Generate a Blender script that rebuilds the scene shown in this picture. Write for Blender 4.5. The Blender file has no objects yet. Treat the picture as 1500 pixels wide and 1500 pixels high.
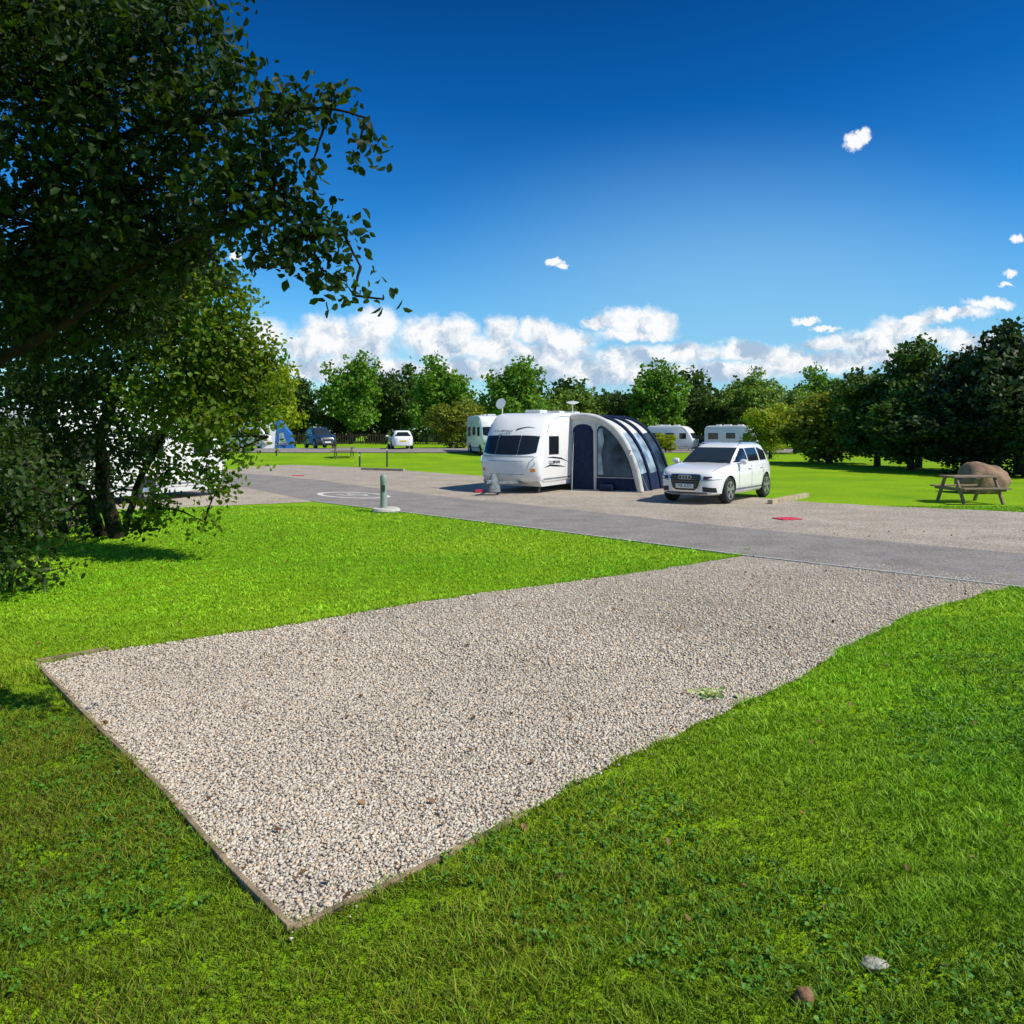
import bpy, bmesh, math, random
import numpy as np
from mathutils import Vector, Matrix, Euler, noise as mnoise
R=math.radians; PI=math.pi
random.seed(7); rng=np.random.default_rng(7)
sc=bpy.context.scene; C=sc.collection
F=1150.0; HOR=632.0; H=2.0
def ss(a,b,x):
    t=min(1,max(0,(x-a)/(b-a))); return t*t*(3-2*t)
def gz(x,y): return .55*ss(46,62,y)*(1-ss(-6,8,x))
def at(px,py):
    d=H*F/(py-HOR)
    for _ in range(40):
        x=(px-750)/F*d
        d=.6*d+.4*(H-gz(x,d))*F/(py-HOR)
    x=(px-750)/F*d
    return Vector((x,d,gz(x,d)))
def ray(px,py,d): return Vector(((px-750)/F*d,d,H+(HOR-py)/F*d))

# ------------------------------------------------------------------ materials
def newmat(name):
    m=bpy.data.materials.new(name); m.use_nodes=True
    nt=m.node_tree; b=nt.nodes['Principled BSDF']; return m,nt,b
def mat(name,col,rough=.5,metal=0,var=0,scale=4,bump=0,bscale=60,coat=0,spec=.5,stretch=None,speck=0,sscale=120):
    m,nt,b=newmat(name)
    b.inputs['Roughness'].default_value=rough; b.inputs['Metallic'].default_value=metal
    b.inputs['Coat Weight'].default_value=coat; b.inputs['Specular IOR Level'].default_value=spec
    b.inputs['Base Color'].default_value=(*col,1)
    tc=nt.nodes.new('ShaderNodeTexCoord'); src=tc.outputs['Object']
    if stretch:
        mp=nt.nodes.new('ShaderNodeMapping'); mp.inputs['Scale'].default_value=stretch
        nt.links.new(src,mp.inputs[0]); src=mp.outputs[0]
    out=None
    if var>0:
        n=nt.nodes.new('ShaderNodeTexNoise'); n.inputs['Scale'].default_value=scale; n.inputs['Detail'].default_value=6
        nt.links.new(src,n.inputs['Vector'])
        r=nt.nodes.new('ShaderNodeValToRGB'); r.color_ramp.elements[0].position=.3; r.color_ramp.elements[1].position=.7
        r.color_ramp.elements[0].color=(*[c*(1-var) for c in col],1); r.color_ramp.elements[1].color=(*[min(1,c*(1+var)) for c in col],1)
        nt.links.new(n.outputs['Fac'],r.inputs[0]); out=r.outputs[0]
    if speck>0:
        v=nt.nodes.new('ShaderNodeTexVoronoi'); v.inputs['Scale'].default_value=sscale; nt.links.new(src,v.inputs['Vector'])
        se_=nt.nodes.new('ShaderNodeSeparateColor'); nt.links.new(v.outputs['Color'],se_.inputs[0])
        mr=nt.nodes.new('ShaderNodeMapRange'); mr.inputs['To Min'].default_value=1-speck; mr.inputs['To Max'].default_value=1+speck; nt.links.new(se_.outputs[0],mr.inputs['Value'])
        mx=nt.nodes.new('ShaderNodeMix'); mx.data_type='RGBA'; mx.blend_type='MULTIPLY'; mx.inputs[0].default_value=1
        nt.links.new(out,mx.inputs[6]); nt.links.new(mr.outputs[0],mx.inputs[7]); out=mx.outputs[2]
    if out: nt.links.new(out,b.inputs['Base Color'])
    if bump>0:
        n=nt.nodes.new('ShaderNodeTexNoise'); n.inputs['Scale'].default_value=bscale; n.inputs['Detail'].default_value=5
        nt.links.new(src,n.inputs['Vector'])
        bp=nt.nodes.new('ShaderNodeBump'); bp.inputs['Strength'].default_value=bump; bp.inputs['Distance'].default_value=.02
        nt.links.new(n.outputs['Fac'],bp.inputs['Height']); nt.links.new(bp.outputs[0],b.inputs['Normal'])
    return m
def leafmat(name,col,trans=.35,tcol=None,rough=.55,spec=.3):
    m,nt,b=newmat(name)
    a=nt.nodes.new('ShaderNodeAttribute'); a.attribute_name='Col'
    mx=nt.nodes.new('ShaderNodeMix'); mx.data_type='RGBA'; mx.blend_type='MULTIPLY'; mx.inputs[0].default_value=1
    mx.inputs[6].default_value=(*col,1); nt.links.new(a.outputs['Color'],mx.inputs[7])
    nt.links.new(mx.outputs[2],b.inputs['Base Color']); b.inputs['Roughness'].default_value=rough
    b.inputs['Specular IOR Level'].default_value=spec
    if trans>0:
        t=nt.nodes.new('ShaderNodeBsdfTranslucent')
        mx2=nt.nodes.new('ShaderNodeMix'); mx2.data_type='RGBA'; mx2.blend_type='MULTIPLY'; mx2.inputs[0].default_value=1
        tcol=tcol or (col[0]*2.2,col[1]*1.9,col[2]*.8)
        mx2.inputs[6].default_value=(*tcol,1); nt.links.new(a.outputs['Color'],mx2.inputs[7])
        nt.links.new(mx2.outputs[2],t.inputs['Color'])
        ms=nt.nodes.new('ShaderNodeMixShader'); ms.inputs[0].default_value=trans
        nt.links.new(b.outputs[0],ms.inputs[1]); nt.links.new(t.outputs[0],ms.inputs[2])
        nt.links.new(ms.outputs[0],nt.nodes['Material Output'].inputs['Surface'])
    return m
M={}
M['white']=mat('caravan_white',(.82,.82,.81),.3,var=.04,scale=2,coat=.3)
M['offwhite']=mat('offwhite_panel',(.62,.63,.64),.45,var=.06)
M['paint_white']=mat('car_white',(.82,.82,.81),.25,coat=.8)
M['paint_navy']=mat('car_navy',(.02,.035,.06),.25,coat=.8)
M['paint_dark']=mat('car_dark',(.03,.035,.04),.25,coat=.8)
M['glass']=mat('dark_glass',(.012,.016,.020),.05,spec=.6)
M['screen']=mat('windscreen_glass',(.02,.03,.04),.04,spec=.35)
M['black']=mat('black_plastic',(.018,.018,.02),.5,var=.2)
M['tyre']=mat('tyre_rubber',(.02,.02,.02),.8,var=.2)
M['rim']=mat('alloy',(.55,.56,.58),.3,metal=.8)
M['chrome']=mat('chrome',(.75,.76,.78),.15,metal=1)
M['lens']=mat('headlight_lens',(.55,.6,.66),.08,spec=.9)
M['red_lens']=mat('red_lens',(.45,.02,.02),.2)
M['amber']=mat('amber_lens',(.6,.2,.02),.2)
M['plate_w']=mat('plate_white',(.8,.8,.78),.4)
M['plate_y']=mat('plate_yellow',(.75,.5,.03),.4)
M['navy']=mat('navy_fabric',(.012,.024,.065),.85,var=.25,scale=6,bump=.3,bscale=40,spec=.2)
M['greyfab']=mat('light_grey_fabric',(.58,.58,.56),.85,var=.10,scale=3,bump=.5,bscale=7,spec=.2)
M['clear']=mat('tinted_awning_window',(.045,.075,.105),.3,var=.75,scale=1.6,spec=.3)
M['clear2']=mat('pale_awning_window',(.26,.34,.42),.22,var=.6,scale=2.6,spec=.5)
M['bluefab']=mat('blue_fabric',(.02,.14,.42),.8,var=.2)
M['wood']=mat('weathered_wood',(.24,.18,.12),.8,var=.35,scale=6,bump=.5,bscale=40,stretch=(1,6,6))
M['timber']=mat('edging_timber',(.27,.20,.125),.9,var=.5,scale=5,bump=.6,bscale=60)
M['sleeper']=mat('pale_timber',(.42,.34,.23),.85,var=.3,scale=5,bump=.6,bscale=60)
M['darkwood']=mat('dark_wood',(.035,.026,.018),.85,var=.4,scale=6,bump=.4)
M['bark']=mat('bark',(.026,.020,.014),.95,var=.5,scale=9,bump=.9,bscale=25,spec=.1)
M['bark_far']=mat('bark_far',(.045,.035,.025),.95,var=.4)
M['rock']=mat('boulder_rock',(.25,.155,.10),.9,var=.5,scale=3,bump=.9,bscale=12)
M['stone_g']=mat('pale_stone',(.38,.37,.30),.9,var=.3,scale=20,bump=.5)
M['stone_b']=mat('brown_stone',(.20,.11,.05),.8,var=.4,scale=20,bump=.5)
M['post_green']=mat('post_greygreen',(.26,.32,.28),.55,var=.12,scale=8)
M['post_dark']=mat('post_dark',(.04,.055,.05),.5,var=.2)
M['concrete']=mat('concrete',(.50,.48,.44),.9,var=.2,scale=12,bump=.4)
M['red']=mat('red_plate',(.60,.03,.07),.6,var=.15)
M['greycover']=mat('grey_cover',(.16,.18,.20),.85,var=.3,scale=8,bump=.5,bscale=14)
M['marking']=mat('worn_white_paint',(.64,.63,.60),.9,var=.25,scale=9)
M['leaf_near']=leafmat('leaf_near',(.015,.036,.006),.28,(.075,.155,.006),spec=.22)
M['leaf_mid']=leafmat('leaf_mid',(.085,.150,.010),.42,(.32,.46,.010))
M['leaf_under']=leafmat('leaf_under',(.026,.055,.008),.28,(.08,.16,.008))  # canopy shade put into a darker leaf colour; shrub shares it
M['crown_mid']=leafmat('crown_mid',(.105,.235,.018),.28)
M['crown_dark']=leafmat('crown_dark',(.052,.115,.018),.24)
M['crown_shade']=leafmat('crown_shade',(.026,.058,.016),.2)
M['crown_yellow']=leafmat('crown_yellow',(.24,.32,.015),.3)
M['crown_pale']=leafmat('crown_pale',(.13,.23,.035),.28)
M['crown_olive']=leafmat('crown_olive',(.15,.20,.018),.28)
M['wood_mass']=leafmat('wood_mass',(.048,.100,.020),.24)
M['grass_blade']=leafmat('grass_blade',(.27,.54,.012),.0,None,.55,.2)
M['weed_leaf']=leafmat('weed_leaf',(.36,.50,.20),.2)
M['clover']=leafmat('clover',(.07,.20,.015),.15)
M['dead_leaf']=leafmat('dead_leaf',(.18,.10,.04),.15)

def grass_material():
    m,nt,b=newmat('lawn'); N=nt.nodes; L=nt.links
    tc=N.new('ShaderNodeTexCoord')
    n1=N.new('ShaderNodeTexNoise'); n1.inputs['Scale'].default_value=.35; n1.inputs['Detail'].default_value=8; n1.inputs['Roughness'].default_value=.65
    n2=N.new('ShaderNodeTexNoise'); n2.inputs['Scale'].default_value=16; n2.inputs['Detail'].default_value=6; n2.inputs['Roughness'].default_value=.7
    L.new(tc.outputs['Object'],n1.inputs['Vector']); L.new(tc.outputs['Object'],n2.inputs['Vector'])
    r1=N.new('ShaderNodeValToRGB'); e=r1.color_ramp.elements
    e[0].position=.32; e[0].color=(.16,.34,.006,1); e[1].position=.68; e[1].color=(.30,.48,.007,1)
    r2=N.new('ShaderNodeValToRGB'); e=r2.color_ramp.elements
    e[0].position=.3; e[0].color=(.42,.46,.4,1); e[1].position=.62; e[1].color=(1.08,1.08,1.05,1)
    L.new(n1.outputs['Fac'],r1.inputs[0]); L.new(n2.outputs['Fac'],r2.inputs[0])
    mx=N.new('ShaderNodeMix'); mx.data_type='RGBA'; mx.blend_type='MULTIPLY'; mx.inputs[0].default_value=1
    L.new(r1.outputs[0],mx.inputs[6]); L.new(r2.outputs[0],mx.inputs[7]); L.new(mx.outputs[2],b.inputs['Base Color'])
    b.inputs['Roughness'].default_value=.95; b.inputs['Specular IOR Level'].default_value=.1
    bp=N.new('ShaderNodeBump'); bp.inputs['Strength'].default_value=.5; bp.inputs['Distance'].default_value=.03
    L.new(n2.outputs['Fac'],bp.inputs['Height']); L.new(bp.outputs[0],b.inputs['Normal'])
    return m
def gravel_material():
    m,nt,b=newmat('gravel_chips'); N=nt.nodes; L=nt.links
    tc=N.new('ShaderNodeTexCoord')
    v=N.new('ShaderNodeTexVoronoi'); v.inputs['Scale'].default_value=46
    L.new(tc.outputs['Object'],v.inputs['Vector'])
    sep=N.new('ShaderNodeSeparateColor'); L.new(v.outputs['Color'],sep.inputs[0])
    r=N.new('ShaderNodeValToRGB'); e=r.color_ramp.elements
    e[0].position=0; e[0].color=(.26,.22,.175,1); e[1].position=1; e[1].color=(.74,.665,.56,1)
    x=r.color_ramp.elements.new(.35); x.color=(.53,.46,.38,1)
    L.new(sep.outputs[0],r.inputs[0])
    n=N.new('ShaderNodeTexNoise'); n.inputs['Scale'].default_value=.8; n.inputs['Detail'].default_value=7; n.inputs['Roughness'].default_value=.6
    L.new(tc.outputs['Object'],n.inputs['Vector'])
    r3=N.new('ShaderNodeValToRGB'); r3.color_ramp.elements[0].position=.35; r3.color_ramp.elements[1].position=.65
    r3.color_ramp.elements[0].color=(.82,.81,.79,1); r3.color_ramp.elements[1].color=(1.06,1.05,1.04,1)
    L.new(n.outputs['Fac'],r3.inputs[0])
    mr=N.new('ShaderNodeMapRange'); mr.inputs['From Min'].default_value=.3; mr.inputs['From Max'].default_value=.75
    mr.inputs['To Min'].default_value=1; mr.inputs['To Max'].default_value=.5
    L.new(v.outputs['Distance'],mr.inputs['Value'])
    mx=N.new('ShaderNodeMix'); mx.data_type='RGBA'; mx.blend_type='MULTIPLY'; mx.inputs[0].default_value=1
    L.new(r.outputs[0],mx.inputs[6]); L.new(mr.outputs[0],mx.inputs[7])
    mx2=N.new('ShaderNodeMix'); mx2.data_type='RGBA'; mx2.blend_type='MULTIPLY'; mx2.inputs[0].default_value=1
    L.new(mx.outputs[2],mx2.inputs[6]); L.new(r3.outputs[0],mx2.inputs[7])
    L.new(mx2.outputs[2],b.inputs['Base Color']); b.inputs['Roughness'].default_value=.95; b.inputs['Specular IOR Level'].default_value=.15
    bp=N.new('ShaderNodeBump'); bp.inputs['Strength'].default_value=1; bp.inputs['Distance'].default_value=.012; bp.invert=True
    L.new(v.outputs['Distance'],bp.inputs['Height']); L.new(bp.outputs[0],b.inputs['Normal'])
    return m
def stone_material():
    m,nt,b=newmat('gravel_stone'); N=nt.nodes; L=nt.links
    a=N.new('ShaderNodeAttribute'); a.attribute_name='Col'
    L.new(a.outputs['Color'],b.inputs['Base Color']); b.inputs['Roughness'].default_value=.95; b.inputs['Specular IOR Level'].default_value=.15
    return m
M['lawn']=grass_material(); M['gravel']=gravel_material(); M['stone']=stone_material()
M['asphalt']=mat('asphalt',(.27,.25,.235),.95,var=.16,scale=1.4,bump=.7,bscale=110,spec=.1,speck=.4,sscale=60)

# ------------------------------------------------------------------ mesh helpers
class MB:
    def __init__(s): s.v=[]; s.f=[]
    def add(s,vs,fs,Mx=None):
        o=len(s.v)
        s.v+=[(Mx@Vector(v)) if Mx else Vector(v) for v in vs]
        s.f+=[[i+o for i in f] for f in fs]
    def box(s,c,size,rot=(0,0,0)):
        x,y,z=[q/2 for q in size]
        vs=[(-x,-y,-z),(x,-y,-z),(x,y,-z),(-x,y,-z),(-x,-y,z),(x,-y,z),(x,y,z),(-x,y,z)]
        fs=[(0,3,2,1),(4,5,6,7),(0,1,5,4),(1,2,6,5),(2,3,7,6),(3,0,4,7)]
        s.add(vs,fs,Matrix.Translation(c)@Euler(rot).to_matrix().to_4x4()); return s
    def beam(s,p,q,w,h):
        p=Vector(p);q=Vector(q);d=q-p;L=d.length
        mq=d.to_track_quat('X','Z').to_matrix().to_4x4()
        x=L/2
        vs=[(-x,-w/2,-h/2),(x,-w/2,-h/2),(x,w/2,-h/2),(-x,w/2,-h/2),(-x,-w/2,h/2),(x,-w/2,h/2),(x,w/2,h/2),(-x,w/2,h/2)]
        fs=[(0,3,2,1),(4,5,6,7),(0,1,5,4),(1,2,6,5),(2,3,7,6),(3,0,4,7)]
        s.add(vs,fs,Matrix.Translation((p+q)/2)@mq); return s
    def tube(s,pts,rad,n=8):
        pts=[Vector(p) for p in pts]
        if not hasattr(rad,'__len__'): rad=[rad]*len(pts)
        o=len(s.v)
        for i,p in enumerate(pts):
            t=(pts[min(i+1,len(pts)-1)]-pts[max(i-1,0)]).normalized()
            ref=Vector((0,0,1)) if abs(t.z)<.9 else Vector((1,0,0))
            a=t.cross(ref).normalized(); b=t.cross(a).normalized()
            for k in range(n):
                an=2*PI*k/n; s.v.append(p+(a*math.cos(an)+b*math.sin(an))*rad[i])
        for i in range(len(pts)-1):
            for k in range(n):
                k2=(k+1)%n
                s.f.append([o+i*n+k,o+i*n+k2,o+(i+1)*n+k2,o+(i+1)*n+k])
        s.f.append([o+k for k in range(n)][::-1]); s.f.append([o+(len(pts)-1)*n+k for k in range(n)])
        return s
    def lathe(s,prof,n=24,Mx=None,caps=True):
        vs=[];fs=[]
        for r,z in prof:
            for k in range(n):
                a=2*PI*k/n; vs.append((r*math.cos(a),r*math.sin(a),z))
        for i in range(len(prof)-1):
            for k in range(n):
                k2=(k+1)%n; fs.append((i*n+k,i*n+k2,(i+1)*n+k2,(i+1)*n+k))
        if caps:
            fs.append(tuple(range(n))[::-1]); fs.append(tuple((len(prof)-1)*n+k for k in range(n)))
        s.add(vs,fs,Mx); return s
    def prism(s,poly,a,b,axis='y'):
        n=len(poly)
        def mk(p,q): return (p[0],q,p[1]) if axis=='y' else ((q,p[0],p[1]) if axis=='x' else (p[0],p[1],q))
        vs=[mk(p,a) for p in poly]+[mk(p,b) for p in poly]
        fs=[tuple(range(n)),tuple(range(2*n-1,n-1,-1))]+[(i,i+n,(i+1)%n+n,(i+1)%n) for i in range(n)]
        s.add(vs,fs); return s
    def grid(s,P,nu,nv,closed=False):
        o=len(s.v)
        for j in range(nv):
            for i in range(nu): s.v.append(Vector(P(i/(nu-1),j/(nv-1))))
        for j in range(nv-1):
            for i in range(nu-1): s.f.append([o+j*nu+i,o+j*nu+i+1,o+(j+1)*nu+i+1,o+(j+1)*nu+i])
        return s
    def build(s,name,m,parent=None,smooth=False,bevel=0,segs=2,fix=True):
        me=bpy.data.meshes.new(name); me.from_pydata([tuple(v) for v in s.v],[],s.f); me.update()
        if fix:
            bm=bmesh.new(); bm.from_mesh(me); bmesh.ops.recalc_face_normals(bm,faces=bm.faces); bm.to_mesh(me); bm.free()
        o=bpy.data.objects.new(name,me); C.objects.link(o)
        if isinstance(m,str): m=M[m]
        me.materials.append(m)
        if smooth:
            me.polygons.foreach_set('use_smooth',[True]*len(me.polygons)); me.set_sharp_from_angle(angle=R(38))
        if parent: o.parent=parent
        if bevel>0:
            b=o.modifiers.new('bevel','BEVEL'); b.width=bevel; b.segments=segs; b.limit_method='ANGLE'; b.angle_limit=R(40)
        return o
def tag(o,label,cat,group=None,kind=None):
    o['label']=label; o['category']=cat
    if group: o['group']=group
    if kind: o['kind']=kind
    return o
def thing(name,label,cat,loc,rz=0,group=None):
    o=bpy.data.objects.new(name,None); C.objects.link(o); o.location=loc; o.rotation_euler=(0,0,rz); o.empty_display_size=.3
    return tag(o,label,cat,group)
def struct(o,label,cat='ground'):
    o['kind']='structure'; o['label']=label; o['category']=cat; return o
def copy_tree(o,parent=None):
    c=o.copy(); C.objects.link(c); c.parent=parent
    for ch in list(o.children): copy_tree(ch,c)
    return c
def text(name,body,size,m,parent,Mx,ext=.002,sx=1):
    cu=bpy.data.curves.new(name,'FONT'); cu.body=body; cu.size=size; cu.align_x='CENTER'; cu.align_y='CENTER'; cu.extrude=ext
    t=bpy.data.objects.new(name+'_c',cu); C.objects.link(t)
    dg=bpy.context.evaluated_depsgraph_get(); me=bpy.data.meshes.new_from_object(t.evaluated_get(dg))
    bpy.data.objects.remove(t)
    me.transform(Mx@Matrix.Diagonal((sx,1,1,1))); me.materials.clear(); me.materials.append(M[m]); me.name=name
    o=bpy.data.objects.new(name,me); C.objects.link(o); o.parent=parent; return o
def npmesh(name,verts,k,faces,m,cols=None,parent=None):
    me=bpy.data.meshes.new(name); nv=len(verts); nf=len(faces)
    me.vertices.add(nv); me.vertices.foreach_set('co',np.ascontiguousarray(verts,dtype=np.float32).ravel())
    me.loops.add(nf*k); me.loops.foreach_set('vertex_index',np.ascontiguousarray(faces,dtype=np.int32).ravel())
    me.polygons.add(nf); me.polygons.foreach_set('loop_start',np.arange(nf,dtype=np.int32)*k)
    me.update(calc_edges=True); me.validate()
    if cols is not None:
        a=me.color_attributes.new('Col','FLOAT_COLOR','POINT')
        a.data.foreach_set('color',np.ascontiguousarray(np.concatenate([cols,np.ones((nv,1))],1),dtype=np.float32).ravel())
    me.materials.append(M[m]); o=bpy.data.objects.new(name,me); C.objects.link(o)
    if parent: o.parent=parent
    return o
def nrm(a): return a/np.maximum(1e-9,np.linalg.norm(a,axis=1,keepdims=True))
def leafcloud(name,cen,outw,size,m,parent,asp=.6,cvar=.35,fine=True,seed=1,up=.4,colj=None):
    g=np.random.default_rng(seed); n=len(cen)
    N=nrm(g.normal(size=(n,3))*.9+outw*.6+np.array([0,0,up]))
    T=nrm(np.cross(N,g.normal(size=(n,3)))); S=np.cross(N,T)
    L=(size*(.65+.7*g.random(n)))[:,None]; W=L*asp*.5
    lum=(1-cvar)+2*cvar*g.random(n)
    if colj is not None: lum=lum*colj
    col=np.stack([lum*(.85+.4*g.random(n)),lum,lum*(.7+.5*g.random(n))],1)
    if fine:
        f=W*.35
        V=np.stack([cen-T*L*.5, cen-T*L*.18+S*W+N*f, cen+T*L*.22+S*W*.85+N*f, cen+T*L*.55-N*f*.5, cen+T*L*.22-S*W*.85+N*f, cen-T*L*.18-S*W+N*f],1).reshape(-1,3)
        b=(np.arange(n)*6)[:,None]
        Fc=np.concatenate([b+np.array([[0,1,2,3]]),b+np.array([[0,3,4,5]])],0)
        cols=np.repeat(col,6,0)
    else:
        V=np.stack([cen-T*L*.5,cen+S*W,cen+T*L*.5,cen-S*W],1).reshape(-1,3)
        b=(np.arange(n)*4)[:,None]; Fc=b+np.array([[0,1,2,3]]); cols=np.repeat(col,4,0)
    return npmesh(name,V,4,Fc,m,cols,parent)
def blob_leaves(blobs,nclump,per,spread,seed,shell=.55):
    g=np.random.default_rng(seed); B=np.array(blobs,float)
    w=(B[:,3]*B[:,4]*B[:,5])**(.7); w/=w.sum()
    bi=g.choice(len(B),nclump,p=w)
    d=nrm(g.normal(size=(nclump,3))); r=shell+(1-shell)*g.random(nclump)**.6
    cc=B[bi,:3]+d*B[bi,3:]*r[:,None]
    lum=.65+.7*g.random(nclump)
    pos=np.repeat(cc,per,0)+g.normal(size=(nclump*per,3))*spread*np.array([1,1,.75])
    return pos,np.repeat(d,per,0),np.repeat(lum,per),cc,bi,B

# ------------------------------------------------------------------ ground
xs=np.concatenate([[-2500,-1200,-600,-300,-160],np.arange(-110,111,2.),[160,300,600,1200,2500]])
ys=np.concatenate([[-300,-100,-40],np.arange(-16,130,2.),[160,250,500,1000,2500]])
g=MB()
for y in ys:
    for x in xs: g.v.append(Vector((x,y,gz(x,y))))
nx=len(xs)
for j in range(len(ys)-1):
    for i in range(nx-1): g.f.append([j*nx+i,j*nx+i+1,(j+1)*nx+i+1,(j+1)*nx+i])
struct(g.build('ground','lawn',smooth=True,fix=False),'bright green mown lawn of the campsite','lawn')

def densify(pts,closed,step,jit,seed):
    rd=random.Random(seed); out=[]; n=len(pts)
    for i in range(n if closed else n-1):
        a=pts[i];b=pts[(i+1)%n]; L=(b-a).length; k=max(1,int(L/step))
        nr=Vector((-(b-a).y,(b-a).x,0)).normalized()
        for q in range(k):
            p=a.lerp(b,q/k)
            if q>0: p=p+nr*rd.uniform(-jit,jit)
            out.append(p)
    if not closed: out.append(pts[-1])
    return out
def sheet(name,pts,z,m):
    me=bpy.data.meshes.new(name); bm=bmesh.new()
    vs=[bm.verts.new((p.x,p.y,z)) for p in pts]; f=bm.faces.new(vs); bm.normal_update()
    if f.normal.z<0: f.normal_flip()
    bmesh.ops.triangulate(bm,faces=[f]); bm.to_mesh(me); bm.free()
    o=bpy.data.objects.new(name,me); C.objects.link(o); me.materials.append(M[m]); return o
left_px=[(55,975),(160,955),(300,935),(440,915),(520,900),(600,886),(720,868),(850,851),(960,836),(1088,815)]
right_px=[(1476,861),(1430,873),(1380,887),(1330,902),(1290,922),(1250,944),(1215,966),(1180,988),(1120,1018),(1060,1047),(960,1090),(890,1124),(840,1150),(760,1196),(700,1228),(560,1299),(425,1362)]
pitch=densify([at(*p) for p in left_px],False,.15,.03,1)+[at(1095,806),at(1300,828),at(1480,848)]+densify([at(*p) for p in right_px],False,.15,.03,2)
pitch_poly=np.array([(p.x,p.y) for p in pitch])
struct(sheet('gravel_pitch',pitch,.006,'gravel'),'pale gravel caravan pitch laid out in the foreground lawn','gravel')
rl=[(1900,908),(1700,885),(1500,862),(1300,839),(1085,814),(1000,803),(800,777),(600,752),(460,735),(400,722),(345,711),(280,702),(120,690)]
ru=[(120,681),(280,688),(345,693),(400,697),(470,704),(560,717),(650,728),(800,743),(1000,765),(1200,785),(1500,812),(1700,830),(1900,850)]
road=densify([at(*p) for p in rl],False,.6,.015,3)+densify([at(*p) for p in ru],False,.6,.02,4)
road_poly=np.array([(p.x,p.y) for p in road])
struct(sheet('road',road,.014,'asphalt'),'narrow grey asphalt campsite road crossing the picture','road')
bg=[(120,686),(345,688),(352,684),(430,681),(530,685),(600,690),(700,697),(850,703),(970,716),(1140,732),(1190,736),(1300,742),(1500,751),(1700,760),(1900,768),(1900,855),(1500,820),(1200,790),(1000,770),(800,748),(650,733),(560,724),(470,712),(400,704)]
gb=densify([at(*p) for p in bg],True,.4,.07,5)
struct(sheet('gravel_verge',gb,.010,'gravel'),'gravel hardstanding beyond the road under the caravan and car','gravel')
gb_poly=np.array([(p.x,p.y) for p in gb])
lg=densify([at(*p) for p in [(60,742),(150,725),(345,708),(400,718),(462,735),(330,741),(200,747)]],True,.4,.06,6)
struct(sheet('gravel_strip',lg,.008,'gravel'),'gravel strip beside the left caravan behind the tree','gravel')
lg_poly=np.array([(p.x,p.y) for p in lg])
e=MB(); pr=[at(*p) for p in rl[:9]]
for a,b in zip(pr[:-1],pr[1:]): e.beam(a+Vector((0,0,.004)),b+Vector((0,0,.004)),.05,.04)
struct(e.build('road_edging','concrete'),'thin pale concrete edging along the near side of the road','kerb')
fr=MB()
def FP(u,v):
    p=at(300+u*1100,663.5-v*6.5); return (p.x,p.y,gz(p.x,p.y)+.04)
fr.grid(FP,80,5); struct(fr.build('far_road','asphalt',fix=False),'far campsite road in front of the distant vehicles','road')
rm=MB(); c=at(517,726)
ax=Vector((-.72,.70,0)); ay=Vector((-.70,-.72,0))
for k in range(48):
    a0=2*PI*k/48;a1=2*PI*(k+1)/48
    q=[]
    for an,s in ((a0,1),(a1,1),(a1,.84),(a0,.84)):
        q.append(c+ax*1.55*s*math.cos(an)+ay*.85*s*math.sin(an)+Vector((0,0,.020)))
    rm.add(q,[(0,1,2,3)])
rmo=struct(rm.build('road_marking','marking'),'worn white painted ring with a number on the asphalt road','road marking')
mt=Matrix(((.70,-.72,0,c.x),(.72,.70,0,c.y),(0,0,1,.019),(0,0,0,1)))
text('painted_number','10',1.5,'marking',rmo,mt,.001,.55)

def edging(label,pts,h=.05,w=.028,dz=.0,m_='timber'):
    m=MB(); P=[at(*p) for p in pts]
    for a,b in zip(P[:-1],P[1:]): m.beam(a+Vector((0,0,h/2+dz-.01)),b+Vector((0,0,h/2+dz-.01)),w,h)
    tag(m.build('timber_edging',m_,bevel=.005),label,'edging board','timber boards edging the gravel')
edging('timber board edging the near end of the gravel pitch, from left corner to bottom corner',[(52,975),(140,1067),(240,1165),(335,1275),(425,1366)],h=.045)
edging('short timber board along the left back corner of the gravel pitch',[(52,972),(158,953)],h=.045)
edging('timber board sunk in grass right of the bottom corner of the gravel pitch',[(429,1364),(560,1303),(700,1232),(765,1196)],h=.032)
edging('chunky pale timber sleeper on the gravel beside the parked white car',[(1128,739),(1182,728)],h=.14,w=.14,m_='sleeper')
edging('timber sleeper at the back of the empty pitch left of the caravan',[(530,688.5),(592,690.5)],h=.14,w=.14,m_='sleeper')

# ------------------------------------------------------------------ grass blades
def inpoly(P,poly):
    x,y=P[:,0],P[:,1]; ins=np.zeros(len(P),bool); n=len(poly); j=n-1
    for i in range(n):
        xi,yi=poly[i];xj,yj=poly[j]
        c=((yi>y)!=(yj>y))
        if c.any():
            t=(xj-xi)*(y-yi)/((yj-yi) if abs(yj-yi)>1e-9 else 1e-9)+xi
            ins^=c&(x<t)
        j=i
    return ins
def vnoise(P,s,seed=0):
    a=np.zeros(len(P)); g=np.random.default_rng(seed)
    for o in range(5):
        for _ in range(3):
            an=g.random()*2*PI; ph=g.random()*2*PI; f=s*(1.7**o)
            a+=np.sin((P[:,0]*math.cos(an)+P[:,1]*math.sin(an))*f+ph+1.3*np.sin(P[:,1]*f*.7+ph))/(1.5**o)
    return a/4.5
def scatter(d0,d1,dens):
    hw=.67*d1+1.0; A=2*hw*(d1-d0); n=int(A*dens)
    P=np.stack([rng.uniform(-hw,hw,n),rng.uniform(d0,d1,n)],1)
    return P[np.abs(P[:,0])<.67*P[:,1]+.8]
blades=[]
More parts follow.
